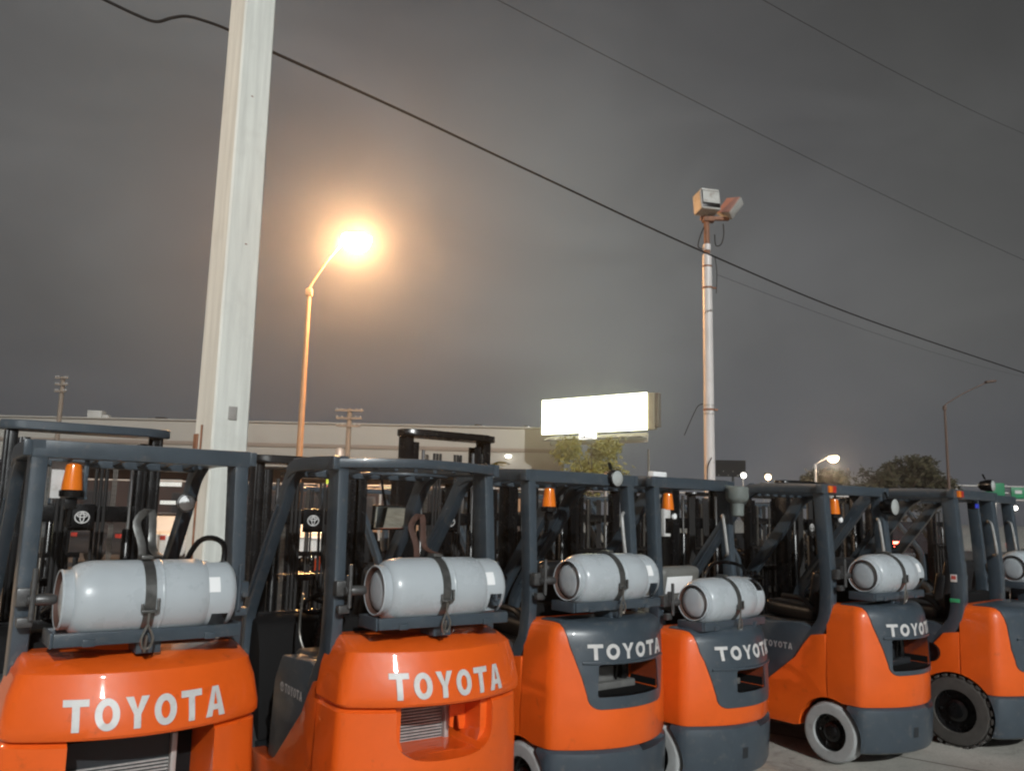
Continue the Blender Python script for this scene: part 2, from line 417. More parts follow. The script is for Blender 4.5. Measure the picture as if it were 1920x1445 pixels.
def wheel(parent, x, y, r, w, side, tyre_mat, solid=True, name='wheel'):
    rim_r = r * 0.62
    hub = MB()
    hub.lathe([(rim_r, -w * .46), (rim_r, w * .30), (rim_r * .93, w * .32), (rim_r * .86, w * .16), (rim_r * .55, w * .12), (rim_r * .5, w * .26), (rim_r * .34, w * .30), (rim_r * .30, w * .38), (0.004, w * .39)],
              (0, 0, 0), 'x', 32, rot=Matrix.Scale(-1, 3, Vector((1, 0, 0))) if side < 0 else None)
    for k in range(6):
        a = 2 * math.pi * k / 6
        hub.lathe([(.011, 0), (.011, .014), (.006, .02)], (side * w * .14, rim_r * .70 * math.cos(a), rim_r * .70 * math.sin(a)), 'x', 6,
                  rot=Matrix.Scale(-1, 3, Vector((1, 0, 0))) if side < 0 else None)
    o = hub.build(name, BLACK, parent); o.location = (x, y, r)
    t = MB(); prof = []
    for i in range(13):
        a = -math.pi / 2 + math.pi * i / 12
        prof.append((r - w * .16 + w * .16 * math.cos(a), w / 2 * math.copysign(abs(math.sin(a)) ** .55, math.sin(a))))
    prof = [(rim_r * .98, -w * .48)] + [(max(rim_r, p[0]), p[1]) for p in prof] + [(rim_r * .98, w * .42)]
    t.lathe(prof + [prof[0]], (0, 0, 0), 'x', 48, cap=False)
    if not solid:
        for k in range(26):
            a = 2 * math.pi * k / 26
            for sg in (-1, 1):
                rt = Matrix.Rotation(a + (0.12 if sg > 0 else 0), 3, 'X') 
                t.box(rt @ Vector((sg * w * .30, 0, r + .004)), (w * .40, 2 * math.pi * r / 26 * .62, .018), rt, 0.003)
    tt = t.build('tyre', tyre_mat, o)
    return o

def build_tank(root, zt, yt, collar_rot=0.0, label_on=True, dirt=False):
    r = 0.155
    mb = MB()
    prof = [(0.004, -.343), (.055, -.341), (.088, -.335), (.099, -.326), (.1025, -.312), (.109, -.309), (.118, -.312)]
    for i in range(9):
        a = math.pi / 2 * i / 8
        prof.append((.118 + (r - .118) * math.sin(a), -.310 + .095 * (1 - math.cos(a))))
    prof += [(r, -.08), (r, 0.1), (r, .195)]
    for i in range(1, 9):
        a = math.pi / 2 * i / 8
        prof.append((r - .055 + .055 * math.cos(a), .185 + .06 * math.sin(a)))
    prof += [(.07, .262), (.004, .265)]
    mb.lathe(prof, (0, yt, zt), 'x', 56)
    # weld seam
    mb.lathe([(r + .0005, .018), (r + .003, .022), (r + .003, .030), (r + .0005, .034)], (0, yt, zt), 'x', 56, cap=False)
    t = mb.build('propane_tank', TANK, root)
    # foot ring on the left end
    f = MB(); ro = 0.118
    f.lathe([(ro + .001, -.300), (ro + .001, -.338), (ro + .004, -.345), (ro, -.352), (ro - .005, -.350)], (0, yt, zt), 'x', 48, cap=False)
    f.build('foot_ring', TANK, t)
    f = MB(); f.lathe([(ro - .005, -.350), (ro - .009, -.345), (ro - .010, -.303)], (0, yt, zt), 'x', 48, cap=False)
    f.build('ring_inside', RUSTD, t)
    # valve collar with windows on the right end
    c = MB(); rc = 0.146; segs = 72
    xs = [.195, .222, .236, .308, .326, .340]; rs = [rc, rc, rc, rc, rc - .006, rc - .022]
    wins = ((collar_rot - 21, collar_rot + 21), (collar_rot + 128, collar_rot + 180))
    inwin = lambda deg, i: i == 2 and any(0 <= (deg - lo) % 360 <= hi - lo for lo, hi in wins)
    for th in (0, -.005):
        rings = [[c.bm.verts.new((x, yt - (rr + th) * math.cos(2 * math.pi * k / segs), zt + (rr + th) * math.sin(2 * math.pi * k / segs))) for k in range(segs)] for x, rr in zip(xs, rs)]
        for i in range(len(rings) - 1):
            for k in range(segs):
                if not inwin(360 * k / segs, i):
                    c.bm.faces.new((rings[i][k], rings[i][(k + 1) % segs], rings[i + 1][(k + 1) % segs], rings[i + 1][k]))
    c.build('valve_collar', TANK, t)
    v = MB(); v.lathe([(.03, .26), (.03, .30), (.018, .302), (.018, .33), (.034, .332), (.034, .345), (.004, .347)], (0, yt, zt), 'x', 16)
    v.tube([(.285, yt, zt), (.285, yt - .06, zt + .02), (.27, yt - .085, zt + .07)], .010, 8, 4)
    v.build('valve', STEEL, t)
    # strap with hanging buckle
    s = MB(); x0, w = -0.028, 0.022
    pr = [(r + .003, -w), (r + .007, -w), (r + .007, w), (r + .003, w)]
    s.lathe(pr + [pr[0]], (x0, yt, zt), 'x', 56, cap=False)
    s.box((x0 - .004, yt - r - .014, zt - .045), (.062, .016, .012), b=.004)
    s.box((x0 + .03, yt - r - .012, zt - .02), (.012, .014, .055), b=.004)
    s.box((x0 - .032, yt - r - .012, zt - .03), (.012, .014, .035), b=.004)
    s.box((x0, yt - .02, zt + r + .012), (.05, .07, .016), b=.005)
    s.build('strap', STRAP, t)
    l = MB()
    l.tube([(x0 - .004, yt - r - .014, zt - .05), (x0 - .006, yt - r - .012, zt - .10)], .005, 6)
    l.tube([(x0 - .006, yt - r - .01, zt - .10), (x0 - .026, yt - r - .01, zt - .15), (x0 - .018, yt - r + .0, zt - .19), (x0 - .004, yt - r + .002, zt - .195),
            (x0 + .012, yt - r, zt - .19), (x0 + .018, yt - r - .01, zt - .15), (x0 - .004, yt - r - .01, zt - .10)], .0055, 6, 4)
    l.tube([(x0 - .006, yt - r - .01, zt - .14), (x0 - .006, yt - r + .01, zt - .21)], .006, 6)
    l.build('strap_latch', STEEL, t)
    if label_on:
        q = MB(); a0 = R(8); a1 = R(34)
        for i in range(8):
            A = a0 + (a1 - a0) * i / 8; B = a0 + (a1 - a0) * (i + 1) / 8; rr = rc + .003
            q.quad((.214, yt - rr * math.cos(A), zt + rr * math.sin(A)), (.262, yt - rr * math.cos(A), zt + rr * math.sin(A)),
                   (.262, yt - rr * math.cos(B), zt + rr * math.sin(B)), (.214, yt - rr * math.cos(B), zt + rr * math.sin(B)))
        q.build('reflective_label', REFLECT, t)
    return t

def forklift(label, x, y, a, kind='B', zt=1.39, zc=1.154, mast_z=2.1, leg_w=.062, leg_d=.085, wt=.475, wb=.482, roof='straight', tank=True, beacon='plain',
             opening=(.26, .735, .915), hand=True, worklight=None, collar_rot=0.0, yt=.138, mirror=False, cfg=None, rear_r=.22, tyre=None, emblem_on=True, mast_w=.40, seat_mat=None):
    cfg = cfg or {}
    root = thing('forklift', label, 'forklift', (x, y, 0), -a, 'forklifts parked in a row')
    dz = zc - 1.154
    yw = .37 if kind != 'C' else .44
    # ---------- counterweight
    if kind == 'A':
        k = .72; yr = -.075; zb = .87
        vis = [(zb, .505, yr + .004), (zb + .012, .515, yr - .004), (zb + .05, .515, yr - .004), (zb + .16, .497, yr + .028), (zc - .075, .474, yr + .055), (zc - .058, .470, yr + .060), (zc - .050, .462, yr + .072), (zc - .022, .452, yr + .16), (zc, .435, yr + .24)]
        low = [(.12, .515, yr + .045), (.40, .520, yr + .022), (.62, .515, yr + .018), (zb - .03, .508, yr + .026), (zb - .012, .495, yr + .05), (zb + .03, .485, yr + .07)]
        yf = .40
    else:
        k = .85; yr = -.100
        vis = None
        low = [(.445, .492, yr + .012), (.46, .498, yr + .004), (.62, .500, yr), (.85, .492, yr + .008), (1.02 + dz, .480, yr + .022), (1.08 + dz, .474, yr + .03), (1.12 + dz, .460, yr + .045), (1.143 + dz, .440, yr + .07), (zc, .405, yr + .11)]
        yf = .37
    def arch(rr, y0, z0):
        m_ = MB(); m_.lathe([(rr, -.8), (rr, .8)], (0, y0, z0), 'x', 48); return m_.mesh('cut')
    cut_arch = lambda me: boolean(me, arch(rear_r + .035, yw, rear_r - .005), 'DIFFERENCE')
    surf_low = lambda X, Z, lift=0: Vector((X, lev(low, Z)[1] + k * X * X - .004 - lift, Z))
    if kind == 'A':
        me = cut_arch(loft(low, yf, k).mesh('counterweight'))
        ow, oz0, oz1 = opening
        cut = MB()
        outl = [(-ow, oz1 + .05), (-ow, oz0 + .07), (-ow * .93, oz0 + .025), (-ow * .8, oz0), (ow * .8, oz0), (ow * .93, oz0 + .025), (ow, oz0 + .07), (ow, oz1 + .05)]
        cut.prism(outl, -.5, .34, 'y')
        me = boolean(me, cut.mesh('cut'), 'DIFFERENCE')
        # scooped recess round the opening
        sc = MB(); e = .13
        o1 = [(-ow - e, oz1 + .1)] + [(-(ow + e) * math.copysign(abs(math.cos(math.pi * q / 24)) ** .62, math.cos(math.pi * q / 24)), oz0 + .13 - .20 * math.sin(math.pi * q / 24) ** .62) for q in range(25)] + [(ow + e, oz1 + .1)]
        A_ = [sc.bm.verts.new((px, -.55, pz)) for px, pz in o1]; B_ = [sc.bm.verts.new((px * .74, yr + .12, (pz - oz1) * .72 + oz1)) for px, pz in o1]
        sc._skin([A_, B_], True)
        if cfg.get('scoop'): me = boolean(me, sc.mesh('cut'), 'DIFFERENCE')
        else: sc.bm.free()
        cw = put(me, 'counterweight', ORANGE, root, 32)
        vz = loft(vis, yf + .004, k).build('counterweight_cap', ORANGE, root, 32)
        sv = lambda X, Z, lift=0: Vector((X, lev(vis, Z)[1] + k * X * X - .0035 - lift, Z))
        t = MB(); word(t, 'TOYOTA', -.315, .315, .905, .118, .026, sv); t.raise_(.007); tt = t.build('lettering', LETTER, vz)
        # radiator behind the opening
        xr_ = ow * .62
        g = MB(); g.box(((-ow * 1.1 + xr_) / 2, .30, (oz0 + oz1) / 2 - .06), (xr_ + ow * 1.1, .02, .42), b=0)
        g.build('radiator_core', DGREY, root)
        g = MB()
        for i in range(24): g.box(((-ow * 1.05 + xr_) / 2, .286, oz0 - .12 + i * .0150), (xr_ + ow * 1.05, .014, .0070), b=0)
        g.build('radiator_fins', FINS, root)
        g = MB(); g.box((xr_ + .014, .275, (oz0 + oz1) / 2 - .06), (.024, .04, .42), b=.004); g.build('radiator_edge', GALV, root)
        g = MB(); g.box((0, .335, (oz0 + oz1) / 2), (ow * 2.6, .02, .6), b=0); g.build('inner_back', MATTE, root)
        if cfg.get('tab'):
            g = MB(); g.prism([(ow * .60, oz0 + .07), (ow * .60, oz1), (ow * 1.0, oz1), (ow * 1.0, oz0 + .05), (ow * .86, oz0 + .05), (ow * .80, oz0 + .12), (ow * .70, oz0 + .12), (ow * .68, oz0 + .06)], .19, .205, 'y'); g.build('inner_tab', ORANGE, root)
        # moulded seam and lower knuckle marks
    else:
        me = cut_arch(loft(low, yf, k).mesh('counterweight'))
        ow, oz0, oz1 = opening
        oc = MB(); oc.prism([(-ow, oz0 + dz), (ow, oz0 + dz), (ow * .96, oz1 + dz), (-ow * .96, oz1 + dz)], -.5, .20, 'y'); oc.bevel(.02, 60, 3)
        ocm = oc.mesh('cut')
        me = boolean(me, ocm.copy(), 'DIFFERENCE')
        cw = put(me, 'counterweight', ORANGE, root, 32)
        # grey inset panel that runs over the top
        off = [(z if z < zc else z + .006, w - .002 if z < 1.0 else w, r_ - .008) for z, w, r_ in low]
        pm = loft(off, .30, k).mesh('panel')
        wtop, wbot, zbot = cfg.get('inset', (.405, .285, .668))
        o = []
        o += [(-wtop - .03, zc + .2), (-wtop - .01, 1.13 + dz), (-wtop + .01, 1.02 + dz), (-wbot - .055, .84 + dz), (-wbot - .03, .745 + dz)]
        for i in range(6):
            q = math.pi + math.pi / 2 * i / 5
            o.append((-wbot + .045 + .075 * math.cos(q), zbot + dz + .075 + .075 * math.sin(q)))
        o += [(-x_, z_) for x_, z_ in reversed(o)]
        ob = MB(); ob.prism(o, -.6, .285, 'y')
        pm = boolean(pm, ob.mesh('cut'), 'INTERSECT'); pm = boolean(pm, ocm, 'DIFFERENCE')
        ip = put(pm, 'rear_panel', GREY, root, 32)
        sv = lambda X, Z, lift=0: Vector((X, lev(off, Z)[1] + k * X * X - .003 - lift, Z))
        if not cfg.get('plain'):
            t = MB(); word(t, 'TOYOTA', -.31, .31, .945 + dz * .8, .088, .021, sv); t.raise_(.005); t.build('lettering', LETTER, ip)
        li = MB(); hw_ = ow - .003; hz_a, hz_b = oz0 + dz + .003, oz1 + dz - .003
        path = []
        for (ax_, az_), (bx_, bz_) in (((-hw_, hz_a), (hw_, hz_a)), ((hw_, hz_a), (hw_, hz_b)), ((hw_, hz_b), (-hw_, hz_b)), ((-hw_, hz_b), (-hw_, hz_a))):
            for q in range(8): path.append((ax_ + (bx_ - ax_) * q / 8, az_ + (bz_ - az_) * q / 8))
        A_ = [li.bm.verts.new((px, lev(low, pz)[1] + k * px * px + .012, pz)) for px, pz in path]; B_ = [li.bm.verts.new((px, .195, pz)) for px, pz in path]
        for q in range(len(A_)): li.bm.faces.new((A_[q], A_[(q + 1) % len(A_)], B_[(q + 1) % len(A_)], B_[q]))
        li.bm.faces.new(B_); li.build('opening_shade_sleeve', MATTE, root)  # black sleeve added over the orange inner faces to darken the recess
        # raised brow above the opening
        bz = oz1 + dz + .012; bp = [sv(-.34 + .68 * i / 16, bz, .004) for i in range(17)]
        bm_ = MB(); bm_.sweep(bp, .014, .012, (0, 0, 1)); bm_.build('brow', GREY, ip)
        # inside of the opening
        g = MB(); g.box((-.07, .14, (oz0 + oz1) / 2 + dz - .03), (ow * .9, .03, .14), b=.02); g.box((-ow * .1, .13, oz0 + dz + .02), (ow * 1.7, .10, .05), b=.015)
        g.build('inner_shroud', SHROUD if cfg.get('bright_inside') else DGREY, root)
        g = MB(); g.tube([(ow * .2, .12, oz0 + dz), (ow * .2, .10, oz1 + dz)], .008, 8); g.tube([(ow * .45, .15, oz0 + dz), (ow * .5, .12, oz0 + dz + .08), (ow * .4, .12, oz1 + dz)], .025, 8, 4)
        g.build('hose', BLACK, root)
        # bumper
        bl = [(.115, .47, yr + .05), (.13, .495, yr + .022), (.17, .507, yr + .005), (.39, .507, yr - .010), (.425, .500, yr - .004), (.442, .485, yr + .02)]
        bmp = loft(bl, .22, k).mesh('bumper'); bmp = boolean(bmp, arch(rear_r + .03, yw, rear_r - .005), 'DIFFERENCE')
        nt_ = MB(); nt_.box((.22, yr, .445), (.34, .26, .07), b=.02); bmp = boolean(bmp, nt_.mesh('cut'), 'DIFFERENCE')
        bo = put(bmp, 'bumper', GREY, root, 32)
        t = MB(); sb = lambda X, Z, lift=0: Vector((X, lev(bl, Z)[1] + k * X * X - .002 - lift, Z))
        t.bm.free()
        for cx in (-.13, .36):
            t = MB(); t.quad(sb(cx, .23), sb(cx + .05, .23), sb(cx + .05, .30), sb(cx, .30)); t.build('bumper_patch', DGREY, bo)
    # ---------- chassis sides, step, hood
    zs = .93 + dz * .8
    for sgn in (-1, 1):
        prof = [(yf + .005, .30), (yf + .005, zs), (.50, zs - .02), (.57, zs - .10), (.64, zs - .20), (1.00, .44), (1.10, .40), (1.42, .39), (1.42, .22), (.66, .22)]
        p = MB(); x0, x1 = (-.497, -.40) if sgn < 0 else (.40, .497)
        p.prism(prof, x0, x1, 'x'); p.bevel(.012, 25, 2)
        me = cut_arch(p.mesh('side'))
        put(me, 'side_panel', ORANGE, root)
        gp = MB(); q0, q1 = (-.480, -.36) if sgn < 0 else (.36, .480)
        gp.prism([(.42, .60), (.42, zs + .02), (.60, zs + .06), (1.02, zs + .03), (1.12, zs - .12), (1.16, .41), (.95, .41)], q0, q1, 'x'); gp.bevel(.015, 25, 2)
        gpo = gp.build('hood_side_panel', GREY, root)
        if sgn < 0:
            t = MB(); sf = lambda X, Z, lift=0: Vector((-.4835 - lift, -X, Z))
            word(t, 'TOYOTA', -.93, -.67, zs - .155, .048, .010, sf); emblem(t, -.975, zs - .131, .062, .05, sf)
            t.build('side_lettering', LETTER_DIM, gpo)
    h = MB(); h.box((0, .78, .72 + dz * .5), (.74, .72, .52), b=.05, seg=3); h.build('hood', DGREY, root)
    hr = MB(); hr.box((0, .47, (zc + .87) / 2), (.80, .09, zc - .73), b=.02); hr.build('rear_shroud', MATTE, root)
    fl = MB(); fl.box((0, 1.36, .36), (.86, .60, .06), b=.01); fl.build('floor_plate', DGREY, root)
    core = MB(); core.box((0, .98, .32), (.72, 1.1, .20), b=.02); core.build('underframe', BLACK, root)
    # ---------- seat
    sm = seat_mat or SEAT
    st = thing_part('seat', root)
    hz = .98 + dz * .5
    c = MB(); c.box((0, .86, hz + .06), (.48, .46, .13), (R(4), 0, 0), b=.05, seg=3); c.build('seat_cushion', SEAT, st)
    b = MB(); b.box((0, .56, hz + .27), (.46, .11, .46), (R(10), 0, 0), b=.05, seg=3); b.box((-.19, .62, hz + .22), (.09, .10, .34), (R(10), 0, 0), b=.04, seg=3); b.box((.19, .62, hz + .22), (.09, .10, .34), (R(10), 0, 0), b=.04, seg=3)
    bo_ = b.build('seat_back', sm, st)
    if cfg.get('seat_label'):
        q = MB(); q.box((-.04, .478, hz + .37), (.30, .006, .12), (R(10), 0, 0), b=.002); q.build('seat_label', REFLECT, bo_)
    for sg in (-1, 1):
        ar = MB(); ar.tube([(sg * .27, .62, hz + .10), (sg * .285, .70, hz + .17), (sg * .285, .88, hz + .18)], .022, 8, 4); ar.build('hip_restraint', SEAT, st)
    # ---------- dash, wheel, levers
    d = MB(); d.prism([(1.52, .39), (1.60, .92), (1.68, 1.06), (1.80, 1.10), (1.86, 1.02), (1.86, .39)], -.42, .42, 'x'); d.bevel(.025, 25, 2); d.build('dashboard', MATTE, root)
    sw = MB(); rt = Matrix.Rotation(R(-28), 3, 'X')
    ring = [Vector((-.06, 1.42, 1.20)) + rt @ Vector((.165 * math.cos(2 * math.pi * i / 32), .165 * math.sin(2 * math.pi * i / 32), 0)) for i in range(33)]
    sw.tube(ring, .014, 8)
    for q in (90, 210, 330): sw.tube([(-.06, 1.42, 1.19), Vector((-.06, 1.42, 1.20)) + rt @ Vector((.16 * math.cos(R(q)), .16 * math.sin(R(q)), 0))], .011, 6)
    sw.lathe([(.022, -.02), (.024, .03), (.014, .045), (.003, .048)], Vector((-.06, 1.42, 1.20)) + rt @ Vector((-.14, .06, .01)), 'z', 12)
    swo = sw.build('steering_wheel', BLACK, root)
    sc = MB(); sc.tube([(-.06, 1.42, 1.19), (-.06, 1.60, .86)], .035, 10); sc.build('steering_column', BLACK, root)
    for i in range(3):
        lv = MB(); xx = .16 + i * .065
        lv.tube([(xx, 1.62, 1.04), (xx, 1.56, 1.20), (xx, 1.55, 1.26)], .008, 6, 3); lv.lathe([(.004, -.02), (.018, -.01), (.02, .012), (.010, .026), (.003, .028)], (xx, 1.55, 1.275), 'z', 10)
        lv.build('control_lever', BLACK, root)
    ex = MB(); ex.tube([(-.28, 1.20, .95), (-.30, 1.25, 1.06), (-.30, 1.22, 1.28)], .007, 6, 3); ex.tube([(-.28, 1.20, .95), (-.285, 1.17, .90)], .022, 8); ex.build('parking_brake', STEEL, root)
    # ---------- overhead guard
    ylt, ylb, zl = .355, .30, 2.0
    lw, ld = leg_w, leg_d
    for sg in (-1, 1):
        lg = MB()
        xt, xb = sg * (wt - lw / 2), sg * (wb - lw / 2)
        yo = ld / 2 + .005
        low_z = zs - .06
        pts = [(xb, ylb + .22 + yo * .5, low_z - .04), (xb, ylb + .12 + yo, low_z + .05), (xb, ylb + .045 + yo, low_z + .16), (xb, ylb + .02 + yo, zc + .05), (xb, ylb + yo + .015, zc + .22)]
        pts = smooth_path(pts, 4) + [(xt, ylt + yo, zl - .02), (xt, ylt + yo, 2.045)]
        lg.sweep(pts, lw, ld, (1, 0, 0))
        lo = lg.build('guard_leg', GREY, root)
        if cfg.get('decals') and sg < 0:
            q = MB(); yy = ylb + .035 + yo; q.box((-wb - .001, yy, 1.33), (.004, .05, .06), b=.001); q.build('warning_decal', LETTER, lo)
            q = MB(); q.box((-wb - .002, yy, 1.335), (.004, .038, .03), b=.001); q.build('red_decal', DECALR, lo)
            q = MB(); q.box((-wb - .002, yy, 1.15), (.006, .075, .03), b=.001); q.build('green_decal', DECALG, lo)
    yA, yB = 1.12, 1.83
    for sg in (-1, 1):
        ap = MB(); ap.sweep(smooth_path([(sg * .44, yA - .10, 2.03), (sg * .44, yA + .03, 1.95), (sg * .44, yA + .16, 1.78), (sg * .435, yB - .10, 1.22), (sg * .43, yB, .98), (sg * .43, yB + .01, .55)], 5), .06, .10, (1, 0, 0))
        ap.tube([(sg * .475, yA + .14, 1.80), (sg * .475, yB - .12, 1.23)], .008, 6)
        ap.build('guard_pillar', GREY, root)
    rf = thing_part('overhead_guard', root)
    zb_ = 2.02; bh = .078
    if roof == 'bowed':
        rb = MB(); pts = [(-.475 + .95 * i / 16, ylt + .03 - .12 * (1 - ((i - 8) / 8) ** 2), zb_ + .012 * (1 - ((i - 8) / 8) ** 2)) for i in range(17)]
        rb.sweep(pts, .05, .06, (0, 0, 1)); rb.build('rear_beam', GREY, rf)
        r2 = MB(); pts = [(-.34 + .48 * i / 12, ylt + .0 - .16 * (1 - ((i - 6) / 6) ** 2), zb_ - .048) for i in range(13)]
        r2.sweep(pts, .012, .05, (0, 0, 1)); r2.build('lower_rail', GREY, rf)
    else:
        rb = MB(); rb.box((0, ylt + .035, zb_), (.95, .07, bh), b=.010); rb.build('rear_beam', GREY, rf)
    for sg in (-1, 1):
        sbm = MB(); sbm.sweep(smooth_path([(sg * .452, ylt + .0, zb_), (sg * .452, .70, zb_ + .012), (sg * .452, 1.02, zb_ + .006), (sg * .448, 1.14, zb_ - .03)], 4), .055, .075, (1, 0, 0)); sbm.build('side_beam', GREY, rf)
        tl = MB(); tl.box((sg * .492, ylt + .025, zb_ + .002), (.034, .06, .07), b=.006)
        tl.build('end_cap', cfg.get('cap', GREY), rf)
    fb = MB(); fb.box((0, 1.12, zb_ - .02), (.86, .06, .06), b=.01); fb.build('front_beam', GREY, rf)
    for i in range(7):
        xx = -.36 + i * .12
        bb = MB(); bb.sweep([(xx, ylt + .06, zb_), (xx, .8, zb_ + .012), (xx, 1.12, zb_ - .012)], .022, .05, (1, 0, 0)); bb.build('guard_bar', GREY, rf)
    # ---------- gas bottle support
    if tank:
        bk = thing_part('tank_bracket', root)
        s = MB(); s.box((0, yt - .095, zt - .150), (.74, .035, .055), b=.008); s.box((0, yt + .095, zt - .150), (.74, .035, .055), b=.008)
        s.box((-.24, yt, zt - .165), (.05, .24, .03), b=.006); s.box((.24, yt, zt - .165), (.05, .24, .03), b=.006); s.box((0, yt, (zt - .17 + zc) / 2), (.10, .14, max(.02, zt - .17 - zc)), b=.004)
        s.build('saddle', GREY, bk)
        s = MB(); s.box((-.375, yt, zt - .15), (.012, .20, .06), b=.004); s.build('end_plate', GREY, bk); s = MB(); s.box((.375, yt + .02, zt - .15), (.012, .20, .055), b=.004); s.build('end_plate', GREY, bk)
        for sg in (-1, 1):
            L = MB(); xx = sg * (wb - lw * .5)
            L.box((xx, ylb - .005, zt + .0), (.075, .05, .075), b=.01); L.box((xx - sg * .02, ylb - .035, zt + .03), (.022, .03, .07), b=.006)
            L.lathe([(.021, -.04), (.024, -.035), (.024, .035), (.021, .04)], (xx - sg * .07, ylb - .04, zt - .01), 'x', 14)
            L.tube([(xx - sg * .02, ylb - .06, zt + .12), (xx - sg * .02, ylb - .06, zt - .09)], .011, 8)
            L.tube([(xx, ylb - .04, zt - .01), (xx - sg * .13, ylb - .03, zt - .01)], .02, 8)
            L.box((xx + sg * .0, ylb - .03, zt - .10), (.06, .04, .04), b=.008)
            L.build('hinge_clamp', CLAMP if sg < 0 else GREY, bk)
        hs = MB(); hs.tube([(.30, yt - .02, zt + .08), (.33, yt + .08, zt + .04), (.30, .42, zt - .06), (.2, .5, zc)] if not cfg.get('hose') else [(.30, yt - .02, zt + .08), (.32, yt + .05, zt + .22), (.27, .40, zt + .22), (.20, .46, zt + .02), (.15, .50, zc - .05)], .013, 8, 6); hs.build('gas_hose', BLACK, bk)
        if cfg.get('tall_strap'):
            hs = MB(); hs.sweep(smooth_path([(.02, .42, zt - .02), (.02, .41, zt + .18), (-.01, .43, zt + .31), (.05, .42, zt + .36), (.06, .40, zt + .20), (.05, .22, zt + .165)], 5), .035, .006, (1, 0, 0)); hs.build('loose_strap', cfg.get('strap', STRAP), bk)
        build_tank(root, zt, yt, collar_rot, cfg.get('label', True))
    # ---------- beacon
    if beacon:
        bx, by, bz = cfg.get('beacon_at', (-.27, .40, 1.83))
        bc = thing_part('beacon', root)
        l = MB(); l.lathe([(.044, 0), (.043, .02), (.034, .10), (.031, .112), (.02, .118), (.003, .119)], (bx, by, bz), 'z', 20); l.build('lens', AMBER, bc)
        l = MB(); l.lathe([(.05, -.03), (.052, -.005), (.047, 0), (.003, .001)], (bx, by, bz), 'z', 20); l.box((bx, by + .0, bz - .06), (.05, .03, .05), b=.005); l.tube([(bx, by, bz - .05), (bx, by + .03, bz - .16)], .014, 6); l.build('base', BLACK, bc)
        l = MB(); l.bar((bx + .055, by + .02, bz - .03), (bx + .055, by + .02, 2.0), .02, .012); l.box((bx + .03, by + .015, bz - .035), (.07, .03, .012), b=.002); l.build('hanger', GREY, bc)
        if beacon == 'plate':
            l = MB(); l.box((bx - .015, by + .058, bz + .045), (.135, .008, .165), b=.002); l.build('plate', LETTER, bc)
        if beacon == 'lamp':
            l = MB(); l.lathe([(.02, 0), (.024, .008), (.02, .02), (.003, .024)], (bx + .02, by - .03, bz - .045), 'y', 12, rot=Matrix.Scale(-1, 3, Vector((0, 1, 0)))); l.build('reverse_lamp', REFLECT, bc)
    # ---------- work light
    for (kind_, wx, wy, wz, wr) in (worklight or []):
        wl = thing_part('work_light', root)
        if kind_ == 'round':
            q = MB(); q.lathe([(wr * .3, .11), (wr * .75, .09), (wr, .03), (wr, -.01), (wr * .9, -.015)], (wx, wy, wz), 'y', 28); q.bar((wx, wy + .05, wz + wr), (wx, wy + .07, wz + wr + .05), .03, .01); q.build('housing', BLACK, wl)
            q = MB(); q.lathe([(wr * .93, -.012), (wr * .7, -.022), (wr * .3, -.028), (.003, -.03)], (wx, wy, wz), 'y', 28); q.build('lens', CLEAR, wl)
        elif kind_ == 'chrome':
            q = MB(); q.lathe([(.02, .08), (wr * .8, .05), (wr, .0), (wr * .9, -.02)], (wx, wy, wz), 'y', 24); q.tube([(wx, wy + .05, wz), (wx + .08, wy + .10, wz + .02)], .01, 6); q.build('housing', BLACK, wl)
            q = MB(); q.lathe([(wr * .96, -.012), (wr * .7, -.03), (wr * .3, -.042), (.003, -.045)], (wx, wy, wz), 'y', 24); q.build('lens', REFLECT, wl)  # white colour stands in for bright highlights on the chrome ball
        elif kind_ == 'cone':
            q = MB(); q.lathe([(wr * .35, -.14), (wr * .55, -.13), (wr * .58, -.04), (wr * .9, -.02), (wr, .0), (wr, .075), (wr * .9, .085), (.003, .09)], (wx, wy, wz), 'z', 32); q.bar((wx, wy, wz + .08), (wx, wy + .16, wz + .10), .04, .015); q.build('housing', mat_alarm, wl)
        elif kind_ == 'blue':
            q = MB(); q.box((wx, wy, wz), (.10, .06, .055), b=.012); q.tube([(wx, wy, wz), (wx, wy, 2.0)], .008, 6); q.build('housing', BLACK, wl)
            q = MB(); q.box((wx, wy - .032, wz), (.075, .008, .038), b=.004); q.build('lens', BLUE, wl)
        elif kind_ == 'bar':
            q = MB(); q.box((wx, wy, wz), (.15, .05, .035), b=.006); q.build('lens', REFLECT, wl)
        elif kind_ == 'tail':
            q = MB(); q.box((wx, wy, wz), (.05, .03, .055), b=.006); q.build('amber_half', AMBER, wl); q = MB(); q.box((wx + .052, wy, wz), (.05, .03, .055), b=.006); q.build('red_half', REDLENS, wl)
    # ---------- grab handle on the right leg
    if hand:
        gh = MB(); xx = wt - lw - .0
        gh.tube([(xx, .40, 1.80), (xx - .055, .36, 1.785), (xx - .075, .34, 1.74), (xx - .07, .32, 1.56), (xx - .05, .33, 1.515), (xx, .37, 1.50)], .012, 8, 4); gh.build('grab_handle', STEEL if kind == 'A' else FINS, root)
    if cfg.get('white_bracket'):
        wbk = MB(); wbk.box((-.375, .36, 1.74), (.012, .03, .19), b=.003); wbk.box((-.345, .36, 1.80), (.07, .03, .06), b=.004); wbk.box((-.345, .36, 1.655), (.07, .03, .02), b=.004); wbk.build('white_bracket', LETTER, root)
